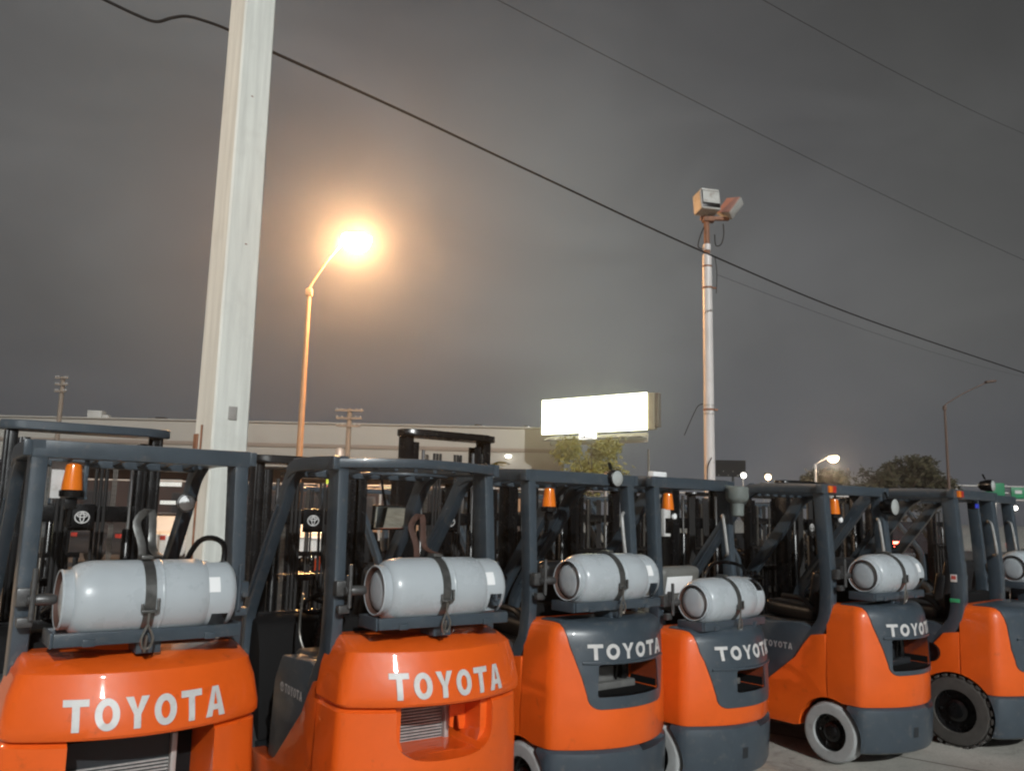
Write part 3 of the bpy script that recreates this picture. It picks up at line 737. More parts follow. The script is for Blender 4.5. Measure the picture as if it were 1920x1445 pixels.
    if mirror:
        mi = thing_part('mirror', root)
        q = MB(); q.box((.115, .95, 1.74), (.215, .02, .135), (R(6), 0, R(8)), b=.03, seg=4); q.build('mirror_glass', MIRROR, mi)
        q = MB(); q.box((.115, .966, 1.74), (.235, .018, .150), (R(6), 0, R(8)), b=.008); q.tube([(.10, .98, 1.80), (.09, 1.05, 2.0)], .009, 6); q.build('mirror_case', BLACK, mi)
    # ---------- wheels
    tm = tyre or GTYRE
    for sg in (-1, 1):
        wheel(root, sg * .415, yw, rear_r, .165, sg, tm, solid=(kind != 'C'))
        wheel(root, sg * .43, 1.78, .265 if kind != 'C' else .31, .20, sg, RUBBER if kind == 'C' else tm, solid=(kind != 'C'))
    if cfg.get('filler'):
        q = MB(); q.lathe([(.075, 0), (.075, -.012), (.06, -.016), (.055, -.006), (.03, -.004), (.003, -.004)], (-.497, .60, .72), 'x', 28); q.build('filler_cap', BLACK, root)
    # ---------- mast
    ms = thing_part('mast', root)
    ym = 2.0; mw = mast_w
    for sg in (-1, 1):
        o = MB(); xo = sg * mw
        o.box((xo, ym, (.12 + mast_z) / 2), (.022, .13, mast_z - .12), b=.004); o.box((xo - sg * .030, ym - .055, (.12 + mast_z) / 2), (.045, .020, mast_z - .12), b=.004); o.box((xo - sg * .030, ym + .055, (.12 + mast_z) / 2), (.045, .020, mast_z - .12), b=.004)
        o.build('outer_rail', BLACK, ms)
        o = MB(); xi = sg * (mw - .075); top = mast_z - .04
        o.box((xi, ym + .02, (.10 + top) / 2), (.020, .11, top - .10), b=.004); o.box((xi - sg * .026, ym - .027, (.1 + top) / 2), (.04, .018, top - .1), b=.004); o.box((xi - sg * .026, ym + .065, (.1 + top) / 2), (.04, .018, top - .1), b=.004)
        o.build('inner_rail', BLACK, ms)
        o = MB(); xc = sg * (mw - .155)
        o.lathe([(.032, .15), (.032, 1.62), (.027, 1.63)], (xc, ym - .045, 0), 'z', 14); o.build('lift_cylinder', BLACK, ms)
        o = MB(); o.lathe([(.013, 1.62), (.013, mast_z - .10)], (xc, ym - .045, 0), 'z', 14); o.build('piston_rod', CHROME, ms)
        o = MB()
        xk = sg * (mw - .24); n = int((mast_z - .75) / .028)
        for i in range(n):
            for q in (-.010, 0, .010):
                o.box((xk + q, ym + .03, .65 + i * .028), (.005, .016 if (i + (q == 0)) % 2 else .013, .026), b=0)
        o.build('lift_chain', STEEL, ms)
        o = MB()
        for q in range(3): o.tube([(sg * (.07 + q * .03), ym - .03, .5), (sg * (.075 + q * .028), ym - .035, 1.2), (sg * (.07 + q * .03), ym - .03, mast_z - .12)], .011, 8, 6)
        o.build('hydraulic_hose', RUBBER, ms)
        cl = MB(); cl.tube([(sg * .34, 1.15, .42), (sg * .33, ym - .07, .58)], .04, 10); cl.build('tilt_cylinder', BLACK, ms)
    tp = MB(); w2 = mw + .05
    ol = [(-w2, ym - .07), (-w2, ym + .03), (-w2 * .8, ym + .10), (w2 * .8, ym + .10), (w2, ym + .03), (w2, ym - .07), (w2 * .72, ym - .13), (-w2 * .72, ym - .13)]
    tp.prism(ol, mast_z - .0, mast_z + .055, 'z'); tp.bevel(.006, 30, 1); tp.build('top_crossmember', GREY if cfg.get('grey_mast_top') else BLACK, ms)
    for c_, d_ in (((0, ym, 1.72), (mw * 2 - .16, .03, .10)), ((0, ym - .07, 1.02), (mw * 2, .025, .16)), ((0, ym, .22), (mw * 2, .05, .16))):
        cm = MB(); cm.box(c_, d_, b=.006); cm.build('crossmember', BLACK, ms)
    if emblem_on:
        em = MB(); sf = lambda X, Z, lift=0: Vector((X, ym - .1005 - lift, Z)); emp = MB(); emp.box((0, ym - .09, 1.70), (.14, .016, .16), b=.004); ep = emp.build('mast_plate', BLACK, ms)
        emblem(em, 0, 1.70, .085, .075, sf); em.build('emblem', LETTER, ep)
    # carriage, backrest, forks
    ca = thing_part('carriage', root)
    q = MB(); q.box((0, ym + .13, .25), (.94, .05, .10), b=.006); q.box((0, ym + .13, .62), (.94, .05, .10), b=.006)
    for sg in (-1, 1): q.box((sg * .22, ym + .09, .44), (.04, .05, .50), b=.004)
    q.build('carriage_plate', BLACK, ca)
    q = MB(); q.box((0, ym + .15, 1.30), (.98, .03, .05), b=.005)
    for i in range(9): q.box((-.46 + i * .115, ym + .15, .98), (.018 if i not in (0, 8) else .045, .025, .62), b=.003)
    q.build('load_backrest', BLACK, ca)
    for sg in (-1, 1):
        f = MB(); f.box((sg * .24, ym + .19, .38), (.10, .04, .60), b=.006)
        f.prism([(ym + .17, .045), (ym + 1.25, .045), (ym + 1.25, .055), (ym + .30, .085), (ym + .17, .085)], sg * .24 - .05, sg * .24 + .05, 'x'); f.build('fork', BLACK, ca)
    return root
def thing_part(name, parent):
    o = bpy.data.objects.new(name, None); COL.objects.link(o); o.parent = parent; o.empty_display_size = .1
    return o
mat_alarm = mat('alarm_housing', (0.16, 0.18, 0.17), 0.4, noise=0.15, scale=10)

forklift('forklift nearest the camera, all orange rear with large lettering and white plate behind amber beacon', -1.472, 3.604, -.631, 'A', zt=1.397, zc=1.169, mast_z=2.21, leg_w=.068, leg_d=.13, mast_w=.43,
         beacon='plate', opening=(.285, .45, .82), hand=False, worklight=[('chrome', .345, .95, 1.80, .05)], collar_rot=-56, tyre=RUBBER,
         cfg=dict(beacon_at=(-.30, .40, 1.845), tall_strap=True, hose=True, grey_mast_top=True))
forklift('forklift with all orange rear, curved roof beam and rectangular mirror, right beside the nearest one', -.285, 4.277, -.597, 'A', zt=1.397, zc=1.169, mast_z=2.08, leg_w=.058, leg_d=.14,
         beacon=None, opening=(.225, .625, .80), hand=False, roof='bowed', mirror=True, collar_rot=-34, tyre=RUBBER, cfg=dict(scoop=True, tab=True, tall_strap=True, strap=RUSTD))
forklift('forklift with grey rear panel between the mirror forklift and the low tank one', .715, 5.26, -.671, 'B', mast_z=2.36, collar_rot=-34, worklight=[('round', .27, .33, 2.03, .06)],
         cfg=dict(bright_inside=True))
forklift('forklift with low tank, grey rear panel with small opening and white bar on its roof', 1.60, 5.90, -.735, 'B', zt=1.215, zc=1.04, mast_z=2.05, opening=(.17, .76, .90), collar_rot=44, beacon='lamp',
         worklight=[('cone', .40, .26, 1.93, .085), ('bar', -.40, .39, 2.075, .05)], emblem_on=False, cfg=dict(seat_label=True, label=False, bright_inside=True, white_bracket=True, hose=True), seat_mat=SEATG)
forklift('forklift with pale grey rear tyre and side lettering in full view', 3.035, 6.53, -.669, 'B', zt=1.375, zc=1.154, mast_z=2.08, leg_w=.085, leg_d=.10, opening=(.29, .70, .92), beacon='lamp', collar_rot=-36, emblem_on=False,
         worklight=[('round', .42, .27, 1.90, .075), ('tail', -.40, .355, 2.02, .05)])
forklift('forklift with big black treaded tyres and no gas tank, round lamp on its roof', 4.305, 7.06, -.727, 'C', zc=1.12, tank=False, mast_z=2.10, leg_w=.10, leg_d=.11, rear_r=.275, tyre=DUSTY, beacon=None, opening=(.28, .70, .90),
         worklight=[('round', .40, .36, 2.12, .055), ('blue', .10, .42, 1.93, .05), ('tail', -.40, .35, 2.02, .05)], hand=True, cfg=dict(decals=True, filler=True, inset=(.40, .33, .66), plain=True))
forklift('farthest forklift in the row, cut off by the right edge with its tank end showing', 5.05, 8.04, -.71, 'B', zt=1.375, zc=1.04, mast_z=2.08, leg_w=.085, leg_d=.10, beacon=None, collar_rot=-36)

# ------------------------------------------------------------------ second row, nose to nose with the first
proto = forklift('forklift facing the camera in the second row, its mast behind the mirror forklift', 0, 0, 0, 'B', tank=False, mast_z=2.10, beacon=None, hand=False, opening=(.26, .735, .915), tyre=RUBBER)
proto['group'] = 'second row of forklifts facing the camera'
def copy_tree(o, parent=None):
    c = o.copy(); COL.objects.link(c); c.parent = parent
    for ch in list(o.children): copy_tree(ch, c)
    return c
D_ = Vector((-math.sin(.665), math.cos(.665), 0)); SIDE = Vector((math.cos(.665), math.sin(.665), 0))
base2 = Vector((.715, 5.26, 0)) + D_ * 6.75 + SIDE * .22
wheres = ['its mast behind the mirror forklift', 'its mast behind the first grey panelled forklift', 'its mast under the round work light', 'its mast behind the low tank', 'its mast right of the low tank',
          'its mast left of the pale tyred one', 'its mast behind the last hanging beacon', 'its mast behind the tankless forklift', 'its mast beyond the farthest tank', 'just left of the red tail lights', 'right beside the red tail lights', 'its mast behind the nearest forklift']
for i, w_ in enumerate(wheres):
    o = proto if i == 0 else copy_tree(proto)
    p = base2 + SIDE * (1.36 * i + random.uniform(-.05, .05) + (-.42 if i == 9 else .85 if i == 10 else -.2 if i == 8 else 0)) + D_ * random.uniform(-.05, .25)
    if i == 11: p = base2 - SIDE * 2.72 + D_ * .5
    o.location = p; o.rotation_euler = (0, 0, .665 + math.pi + random.uniform(-.03, .03))
    o['label'] = 'forklift facing the camera in the second row, ' + w_

# ------------------------------------------------------------------ ground
def ground():
    m = bpy.data.materials.new('worn_concrete_yard'); m.use_nodes = True; t = m.node_tree; b = t.nodes['Principled BSDF']
    co = t.nodes.new('ShaderNodeTexCoord')
    n1 = t.nodes.new('ShaderNodeTexNoise'); n1.inputs['Scale'].default_value = 0.9; n1.inputs['Detail'].default_value = 9; n1.inputs['Roughness'].default_value = .65
    n2 = t.nodes.new('ShaderNodeTexNoise'); n2.inputs['Scale'].default_value = 45; n2.inputs['Detail'].default_value = 4
    for n in (n1, n2): t.links.new(co.outputs['Object'], n.inputs[0])
    r = t.nodes.new('ShaderNodeValToRGB'); t.links.new(n1.outputs[0], r.inputs[0])
    r.color_ramp.elements[0].position = .35; r.color_ramp.elements[0].color = (.40, .385, .345, 1); r.color_ramp.elements[1].position = .65; r.color_ramp.elements[1].color = (.66, .64, .58, 1)
    mx_ = t.nodes.new('ShaderNodeMix'); mx_.data_type = 'RGBA'; mx_.blend_type = 'MULTIPLY'; mx_.inputs[0].default_value = .45
    t.links.new(r.outputs[0], mx_.inputs[6]); t.links.new(n2.outputs[0], mx_.inputs[7]); t.links.new(mx_.outputs[2], b.inputs['Base Color'])
    n4 = t.nodes.new('ShaderNodeTexNoise'); n4.inputs['Scale'].default_value = 2.3; n4.inputs['Detail'].default_value = 10; n4.inputs['Roughness'].default_value = .72; n4.inputs['Distortion'].default_value = 1.2
    t.links.new(co.outputs['Object'], n4.inputs[0])
    r4 = t.nodes.new('ShaderNodeMapRange'); r4.inputs[1].default_value = .54; r4.inputs[2].default_value = .70; r4.inputs[4].default_value = .75; t.links.new(n4.outputs[0], r4.inputs[0])
    m4 = t.nodes.new('ShaderNodeMix'); m4.data_type = 'RGBA'; t.links.new(r4.outputs[0], m4.inputs[0]); t.links.new(mx_.outputs[2], m4.inputs[6]); m4.inputs[7].default_value = (.10, .085, .07, 1)
    br = t.nodes.new('ShaderNodeTexBrick'); br.offset = 0; br.inputs['Scale'].default_value = 1.0; br.inputs['Brick Width'].default_value = 3.6; br.inputs['Row Height'].default_value = 3.6; br.inputs['Mortar Size'].default_value = .012
    br.inputs['Color1'].default_value = br.inputs['Color2'].default_value = (1, 1, 1, 1); br.inputs['Mortar'].default_value = (.25, .22, .2, 1)
    rm = t.nodes.new('ShaderNodeMapping'); rm.inputs['Rotation'].default_value = (0, 0, R(38)); t.links.new(co.outputs['Object'], rm.inputs[0]); t.links.new(rm.outputs[0], br.inputs[0])
    m5 = t.nodes.new('ShaderNodeMix'); m5.data_type = 'RGBA'; m5.blend_type = 'MULTIPLY'; m5.inputs[0].default_value = 1; t.links.new(m4.outputs[2], m5.inputs[6]); t.links.new(br.outputs[0], m5.inputs[7])
    t.links.new(m5.outputs[2], b.inputs['Base Color'])
    b.inputs['Roughness'].default_value = .8
    bp = t.nodes.new('ShaderNodeBump'); bp.inputs['Strength'].default_value = .2; bp.inputs['Distance'].default_value = .01
    t.links.new(n2.outputs[0], bp.inputs['Height']); t.links.new(bp.outputs[0], b.inputs['Normal'])
    mb = MB(); mb.quad((-400, -300, 0), (400, -300, 0), (400, 430, 0), (-400, 430, 0))
    o = mb.build('ground', m); o['kind'] = 'structure'
    asph = mat('road_asphalt', (.045, .044, .046), .8, noise=.25, scale=1.2, bump=.2, bscale=50)
    mb = MB(); mb.quad((-300, 21.8, .004), (300, 21.8, .004), (300, 52, .004), (-300, 52, .004)); o = mb.build('road', asph); o['kind'] = 'structure'
ground()

# ------------------------------------------------------------------ big concrete pole and its cables
pb = at(412, 860, 8.9); pbx, pby = pb.x, 8.9
pole = thing('concrete_pole', 'thick square pale concrete utility pole rising behind the nearest forklift', 'utility pole', (pbx, pby, 0), R(46))
def tapered(mb, h0, s0, h1, s1, ch=.02):
    rings = []
    for h, s_ in ((h0, s0), (h1, s1)):
        a = s_ / 2; c_ = ch
        rings.append([mb.bm.verts.new((x_, y_, h)) for x_, y_ in ((a - c_, a), (-a + c_, a), (-a, a - c_), (-a, -a + c_), (-a + c_, -a), (a - c_, -a), (a, -a + c_), (a, a - c_))])
    mb._skin(rings)
mb = MB(); tapered(mb, 0, .425, 13.5, .33); mb.build('shaft', CONC, pole)
mb = MB(); mb.tube([(-.215, .02, .3), (-.215, .02, 2.62)], .012, 8); mb.build('conduit', RUST, pole)
mb = MB(); mb.box((-.21, .14, 2.4), (.03, .08, .26), b=.006); mb.build('access_cover', RUST, pole)
for hz_i, (fx, fz) in enumerate(((.02, 4.6), (-.03, 6.3), (.03, 8.15), (-.02, 9.4), (.0, 10.6))):
    w_ = (.425 - (.425 - .33) * fz / 13.5) / 2
    mb = MB(); mb.lathe([(.016, 0), (.016, .012), (.008, .02)], (fx, -w_, fz), 'y', 8, rot=None); mb.build('bolt', RUST, pole)
mb = MB(); mb.box((.0, -.212, 2.75), (.10, .006, .14), b=.002); mb.build('pole_tag', GALV, pole)
def wire(name, pts, r, label, sm=10, cat='cable', group=None):
    mb = MB(); mb.tube(pts, r, 6, sm); o = mb.build(name, CABLE); tag(o, label, cat, group); return o
wire('overhead_cable', [at(150, -22, 8.6), at(200, 2, 8.7), at(255, 28, 8.8), at(292, 41, 8.9), at(322, 34, 9.0), at(350, 31, 9.1), at(385, 40, 9.2), at(425, 55, 9.35), at(460, 74, 9.5), at(500, 93, 9.7), at(760, 211, 11.6), at(1000, 324, 14.2), at(1330, 477, 18.6), at(1620, 597, 23), at(1960, 712, 29)], .019,
     'thick black overhead cable with a kink, passing behind the concrete pole and the lamp mast')
for k, (a_, b_, r_, lb) in enumerate((((960, 0), (1930, 492), .008, 'upper thin overhead wire crossing the open sky above the lamp mast'),
                                      ((1455, 0), (1930, 255), .007, 'faint thin wire across the top right corner of the sky'),
                                      ((1345, 515), (1930, 708), .005, 'very faint wire starting at the lamp mast below the thick cable'))):
    y0, y1 = (18, 34) if k < 2 else (21.5, 45)
    p0, p1 = at(*a_, y0), at(*b_, y1)
    if k < 2:
        d = p0 - p1; p0 = p0 + d * .3
    pts = [p0.lerp(p1, i / 8) - Vector((0, 0, .9 * (1 - (2 * i / 8 - 1) ** 2) * .3)) for i in range(9)]
    wire('thin_wire', pts, r_, lb, 2, group='thin overhead wires')

# ------------------------------------------------------------------ sodium street lamps
def street_lamp(label, base, h, arm, power, rz=0.0, thin=1.0, lit=SODIUM, globe=.30, group='street lamps', pole_mat=GALV):
    t = thing('street_lamp', label, 'street lamp', base, rz, group)
    mb = MB(); mb.tube([(0, 0, 0), (0, 0, h)], .13 * thin, 14, r2=.075 * thin); mb.lathe([(.22 * thin, 0), (.22 * thin, .05), (.16 * thin, .08), (.15 * thin, .5), (.12 * thin, .55)], (0, 0, 0), 'z', 14); mb.build('pole', pole_mat, t)
    ax, az = arm
    mb = MB(); mb.tube([(0, 0, h - .9), (-.03, 0, h - .3), (.0, 0, h), (ax * .45, 0, h + az * .52), (ax, 0, h + az)], .045 * thin, 10, 5); mb.box((0, 0, h - .15), (.22 * thin, .2 * thin, .25), b=.02); mb.build('arm', pole_mat, t)
    hd = MB(); hd.box((ax + .22, 0, h + az + .06), (.75 * max(.8, thin), .28, .14), (0, R(-8), 0), b=.05, seg=3); ho = hd.build('lamp_head', LAMPCASE if lit is not None else pole_mat, t)
    if lit is not None:
        g = MB(); g.lathe([(globe, .0), (globe * .97, -globe * .35), (globe * .75, -globe * .72), (globe * .4, -globe * .93), (.004, -globe)], (ax + .30, 0, h + az - .01), 'z', 24); g.build('lens', lit, ho)
    if power:
        ld = bpy.data.lights.new('street_lamp_light', 'POINT'); ld.energy = power; ld.color = (1.0, .72, .50); ld.shadow_soft_size = .3
        lo = bpy.data.objects.new('street_lamp_light', ld); COL.objects.link(lo); lo.parent = t; lo.location = (ax + .30, 0, h + az - globe - .35)
    return t
lb = at(566, 900, 28); top = at(580, 540, 28); head = at(668, 452, 28)
street_lamp('brightly lit sodium street lamp with bent arm, glowing orange beside the concrete pole', (top.x, 28, 0), top.z, (head.x - top.x - .30, head.z - top.z + .12), 0, globe=.50, pole_mat=SODIUMPOLE)
street_lamp('lit sodium street lamp standing beyond the left edge of the yard', (-18.5, 3.5, 0), 10.0, (1.6, 1.0), 2900, rz=R(10), lit=LITWARM)
l2 = at(1528, 905, 62); h2 = at(1562, 856, 62); t2 = at(1528, 872, 62)
street_lamp('small distant lit street lamp in front of the dark trees on the right', (t2.x, 62, 0), t2.z, (h2.x - t2.x - .3, h2.z - t2.z), 500, globe=.42, lit=LITWARM)
t3 = at(1771, 760, 48); h3 = at(1850, 717, 48)
street_lamp('tall faint unlit street lamp with long arm at far right', (t3.x, 48, 0), t3.z, (h3.x - t3.x, h3.z - t3.z), 0, thin=.8, lit=None, pole_mat=FAINT)

# ------------------------------------------------------------------ flood light mast
mbx = at(1331, 900, 21); mtop = at(1327, 418, 21)
fm = thing('floodlight_mast', 'pale weathered steel mast carrying two unlit floodlight boxes', 'light mast', (mbx.x, 21, 0))
zj = at(1328, 478, 21).z
mb = MB(); mb.lathe([(.135, 0), (.132, 3), (.122, zj - .5), (.118, zj)], (0, 0, 0), 'z', 20); mb.build('mast_tube', PAINTW, fm)
mb = MB(); mb.lathe([(.075, zj), (.07, mtop.z + .1)], (0, 0, 0), 'z', 16); mb.build('top_tube', RUST, fm)
mb = MB(); mb.lathe([(.10, zj + .12), (.10, zj + .28)], (0, 0, 0), 'z', 16); mb.build('top_sleeve', PAINTW, fm)
for yy, rr, mm_ in ((500, .125, RUST), (522, .128, PAINTW), (540, .14, RUST), (768, .146, RUST), (760, .137, GALV), (776, .138, GALV)):
    z_ = at(1330, yy, 21).z; mb = MB(); mb.lathe([(rr, z_ - .022), (rr, z_ + .022)], (0, 0, 0), 'z', 20)
    if yy in (540, 768): mb.box((.15, -.02, z_), (.14, .03, .05), b=.005)
    mb.build('band', mm_, fm)
def rel(px, py, Y=21): return at(px, py, Y) - Vector((mbx.x, 21, 0))
mb = MB(); mb.tube([rel(1318, 757, 20.85), rel(1308, 762, 20.8), rel(1296, 786, 20.8), rel(1283, 816, 20.8)], .012, 6, 4); mb.build('loose_wire', CABLE, fm)
mb = MB(); mb.tube([rel(1322, 422), rel(1314, 440), rel(1309, 462), rel(1320, 468)], .014, 6, 4); mb.build('lamp_wire', CABLE, fm)
mb = MB(); mb.tube([rel(1340, 440, 20.9), rel(1342, 460, 20.9), rel(1352, 458, 20.9), rel(1357, 440), rel(1356, 420)], .014, 6, 4); mb.build('lamp_wire', CABLE, fm)
mb = MB(); mb.tube([rel(1326, 905, 20.85), rel(1327, 875, 20.84), rel(1333, 860, 20.86), rel(1335, 858, 20.9)], .014, 6, 4); mb.build('lamp_wire', CABLE, fm)
mb = MB(); mb.tube([rel(1340, 480, 20.9), rel(1344, 510, 20.88), rel(1343, 550, 20.86)], .01, 6, 4); mb.build('lamp_wire', CABLE, fm)
mb = MB(); mb.box(rel(1340, 410), (.75, .10, .09), b=.01); mb.box(rel(1328, 412), (.3, .22, .13), b=.02); mb.build('bracket', RUST, fm)
f1 = thing_part('floodlight', fm); rt = Matrix.Rotation(R(14), 3, 'Z') @ Matrix.Rotation(R(-8), 3, 'X')
c0 = rel(1325, 381, 20.9)
mb = MB(); mb.box((0, 0, 0), (.56, .46, .56), b=.05, seg=3); mb.box((0, -.05, .26), (.50, .40, .06), b=.02)
o = mb.build('case', LAMPCASE, f1); o.matrix_local = Matrix.Translation(c0) @ rt.to_4x4()
mb = MB(); mb.box((0, -.235, -.17), (.50, .02, .12), b=.004); mb.box((-.235, -.236, .02), (.03, .015, .5), b=.003); o = mb.build('dark_band', BLACK, f1); o.matrix_local = Matrix.Translation(c0) @ rt.to_4x4()
f2 = thing_part('floodlight', fm); rt = Matrix.Rotation(R(35), 3, 'Y') @ Matrix.Rotation(R(-62), 3, 'Z')
c1 = rel(1370, 390, 21.0)
mb = MB(); mb.prism([(-.30, -.10), (-.16, .16), (.16, .16), (.30, -.10)], -.27, .27, 'z'); mb.bevel(.03, 30, 2)
o = mb.build('case', LAMPCASE, f2); o.matrix_local = Matrix.Translation(c1) @ rt.to_4x4()
mb = MB(); mb.box((0, -.115, 0), (.54, .02, .5), b=.005); o = mb.build('glass', mat('dusty_red_visor', (.42, .22, .18), .4), f2); o.matrix_local = Matrix.Translation(c1) @ rt.to_4x4()

# ------------------------------------------------------------------ billboard
BY = 56.0; q_ = BY / 100
bl_, br_ = at(1017, 782, BY + 2.6), at(1213, 771, BY - 2.6)
bc_ = (bl_ + br_) / 2; dirv = (br_ - bl_); bw = math.hypot(dirv.x, dirv.y); ang = math.atan2(dirv.y, dirv.x)
bb = thing('billboard', 'large brightly lit yellow white billboard beside the lamp mast', 'billboard', (bc_.x, bc_.y, 0), ang)
bh = 4.3 * q_; bz = bc_.z
BST = mat('billboard_steel', (.30, .27, .20), .7, noise=.2, scale=1); CWS = mat('catwalk_steel', (.36, .35, .30), .7)
mb = MB(); mb.box((0, 0, bz), (bw, .14, bh), b=.03); mb.build('lit_face', BOARD, bb)
mb = MB(); mb.box((bw / 2 + .26, .25, bz), (.44, .5, bh * .98), b=.03); mb.build('side_box', BST, bb)
mb = MB(); mb.box((bw / 2 + .62, .3, bz + .05), (.26, .4, bh * .92), b=.02); mb.build('side_rail', mat('billboard_edge', (.12, .10, .08), .7), bb)
mb = MB(); mb.box((0, .85, bz), (bw, .16, bh * .96), b=.03); mb.build('back_panel', BST, bb)
for sz in (.45, -.45):
    mb = MB(); mb.box((0, .43, bz + bh * sz), (bw * .98, .66, .08), b=.01); mb.build('brace', BST, bb)
mb = MB(); mb.box((.35, -.5, bz - bh / 2 - .50), (bw * .92, .9, .06), b=.01); mb.build('catwalk', CWS, bb)
mb = MB(); mb.box((.35, .12, bz - bh / 2 - .50), (bw * .92, .12, .62), b=.02); mb.build('apron', CWS, bb)
for i in range(9):
    mb = MB(); mb.bar((-bw * .4 + i * bw * .1, .0, bz - bh / 2 - .20), (-bw * .4 + i * bw * .1, -.9, bz - bh / 2 - .47), .04, .04); mb.build('bracket', CWS, bb)
LITP = mat('lit_name_plate', (.8, .8, .8), .4, emit=(1, 1, .95), estr=1.6)
mb = MB(); mb.box((.30, -1.0, bz - bh / 2 - .33), (1.36, .05, .46), b=.03); pl = mb.build('name_plate', LITP, bb)
for c_, d_ in (((.02, -1.032, bz - bh / 2 - .46), (.60, .012, .07)), ((.05, -1.032, bz - bh / 2 - .36), (.09, .012, .16)), ((.52, -1.032, bz - bh / 2 - .50), (.40, .012, .06))):
    mb = MB(); mb.box(c_, d_, b=0); mb.build('plate_mark', BLACK, pl)
mb = MB(); mb.tube([(0, .4, 0), (0, .4, bz - bh / 2)], .3, 20); mb.build('column', mat('column_steel', (.2, .2, .19), .6), bb)
# dark billboard seen from behind
d0 = at(1345, 905, 75); db = thing('dark_billboard', 'small dark unlit billboard behind the lamp mast with pale lamps along its front', 'billboard', (at(1370, 880, 75).x, 75, 0), R(-6))
cz = at(1370, 878, 75).z
mb = MB(); mb.box((0, 0, cz), (2.6, .3, 1.45), b=.03); mb.build('panel', mat('matt_black_panel', (.012, .012, .013), .95, spec=.1), db)
mb = MB(); mb.tube([(.2, .1, 0), (.2, .1, cz - .6)], .12, 10); mb.build('post', DGREY, db)
for i in range(6):
    mb = MB(); mb.box((-1.1 + i * .42, -.28, cz - .62 + (.35 if i % 2 else 0)), (.07, .12, .12), b=.02); mb.build('lamp', LAMPCASE, db)

# ------------------------------------------------------------------ warehouse
wy = 62.0; zr_ = at(700, 797, wy).z; xl, xr = at(-120, 800, wy).x, at(1058, 800, wy).x
wh = thing('warehouse', 'long low pale warehouse with flat roof across the street', 'building', ((xl + xr) / 2, wy, 0))
hw = (xr - xl) / 2
zs1, zs2 = at(700, 838, wy).z, at(700, 884, wy).z
mb = MB(); mb.box((0, 6, (zr_ + zs2) / 2), (hw * 2, 12, zr_ - zs2), b=.05); mb.build('upper_wall', WALLP, wh)
mb = MB(); mb.box((0, 6, zr_ + .06), (hw * 2 + .3, 12.3, .12), b=.03); mb.build('roof_edge', WALLP, wh)
mb = MB(); mb.box((0, -.04, zs1), (hw * 2, .10, .28), b=.01); mb.build('wall_stripe', WALLS, wh)
mb = MB(); mb.box((0, 6.4, zs2 / 2), (hw * 2 - .4, 11.2, zs2), b=.02); mb.build('lower_wall', BRICK, wh)
mb = MB(); mb.box((0, -.5, zs2 + .05), (hw * 2, 1.6, .22), b=.02); mb.build('canopy', BLACK, wh)
for i in range(14):
    x_ = -hw + 2.2 + i * (hw * 2 - 4) / 13
    fr = MB(); fr.box((x_, .78, 1.5), (2.0, .10, 2.2), b=.02); fo = fr.build('window', DGREY, wh)
    pn = MB(); pn.box((x_, .72, 1.5), (1.8, .04, 2.0), b=.01); pn.build('pane', GLASSD, fo)
for px_, py_, w_, h_, mm_, nm in ((735, 912, 1.5, .22, SHOP, 'light_strip'), (965, 925, 1.3, .25, SHOP, 'light_strip'), (735, 955, 1.9, .30, SHOPW, 'sign_board'), (310, 905, 2.4, .5, SHOPW, 'sign_board'), (325, 942, 2.0, .28, SHOPW, 'sign_board'),
                                  (420, 905, 1.0, .9, SHOPW, 'sign_board'), (420, 940, .8, .5, SHOPW, 'sign_board'), (616, 902, .35, .5, SHOPY, 'lit_sign'), (617, 917, .45, .5, SHOPR, 'lit_sign'), (740, 1005, 3.4, 2.0, TANLIT, 'tan_lit_patch'), (975, 945, 1.8, 1.1, TANLIT, 'tan_lit_patch'), (150, 1000, 1.2, 1.2, TANLIT, 'tan_lit_patch')):
    p = at(px_, py_, wy + .6); mb = MB(); mb.box((p.x - (xl + xr) / 2, .66, max(p.z, h_ / 2 + .02)), (w_, .12, h_), b=.02); mb.build(nm, mm_, wh)  # the tan boxes are patches of painted sodium light
for px_, w_ in ((300, 1.5), (895, 1.2), (985, .7)):
    p = at(px_, 792, wy + 4); mb = MB(); mb.box((p.x - (xl + xr) / 2, 4, zr_ + .3), (w_, 1.2, .42), b=.04); mb.box((p.x - (xl + xr) / 2 + .1, 4, zr_ + .56), (w_ * .5, .7, .12), b=.03); mb.build('rooftop_unit', BLACK, wh)
p = at(953, 856, wy - .3); mb = MB(); mb.lathe([(.24, 0), (.20, -.14), (.003, -.2)], (p.x - (xl + xr) / 2, -.3, p.z + .1), 'z', 16); wl_ = mb.build('wall_lamp', LITW, wh)
mb = MB(); mb.box((p.x - (xl + xr) / 2, -.16, p.z + .16), (.4, .4, .12), b=.03); mb.build('lamp_hood', GALV, wl_)

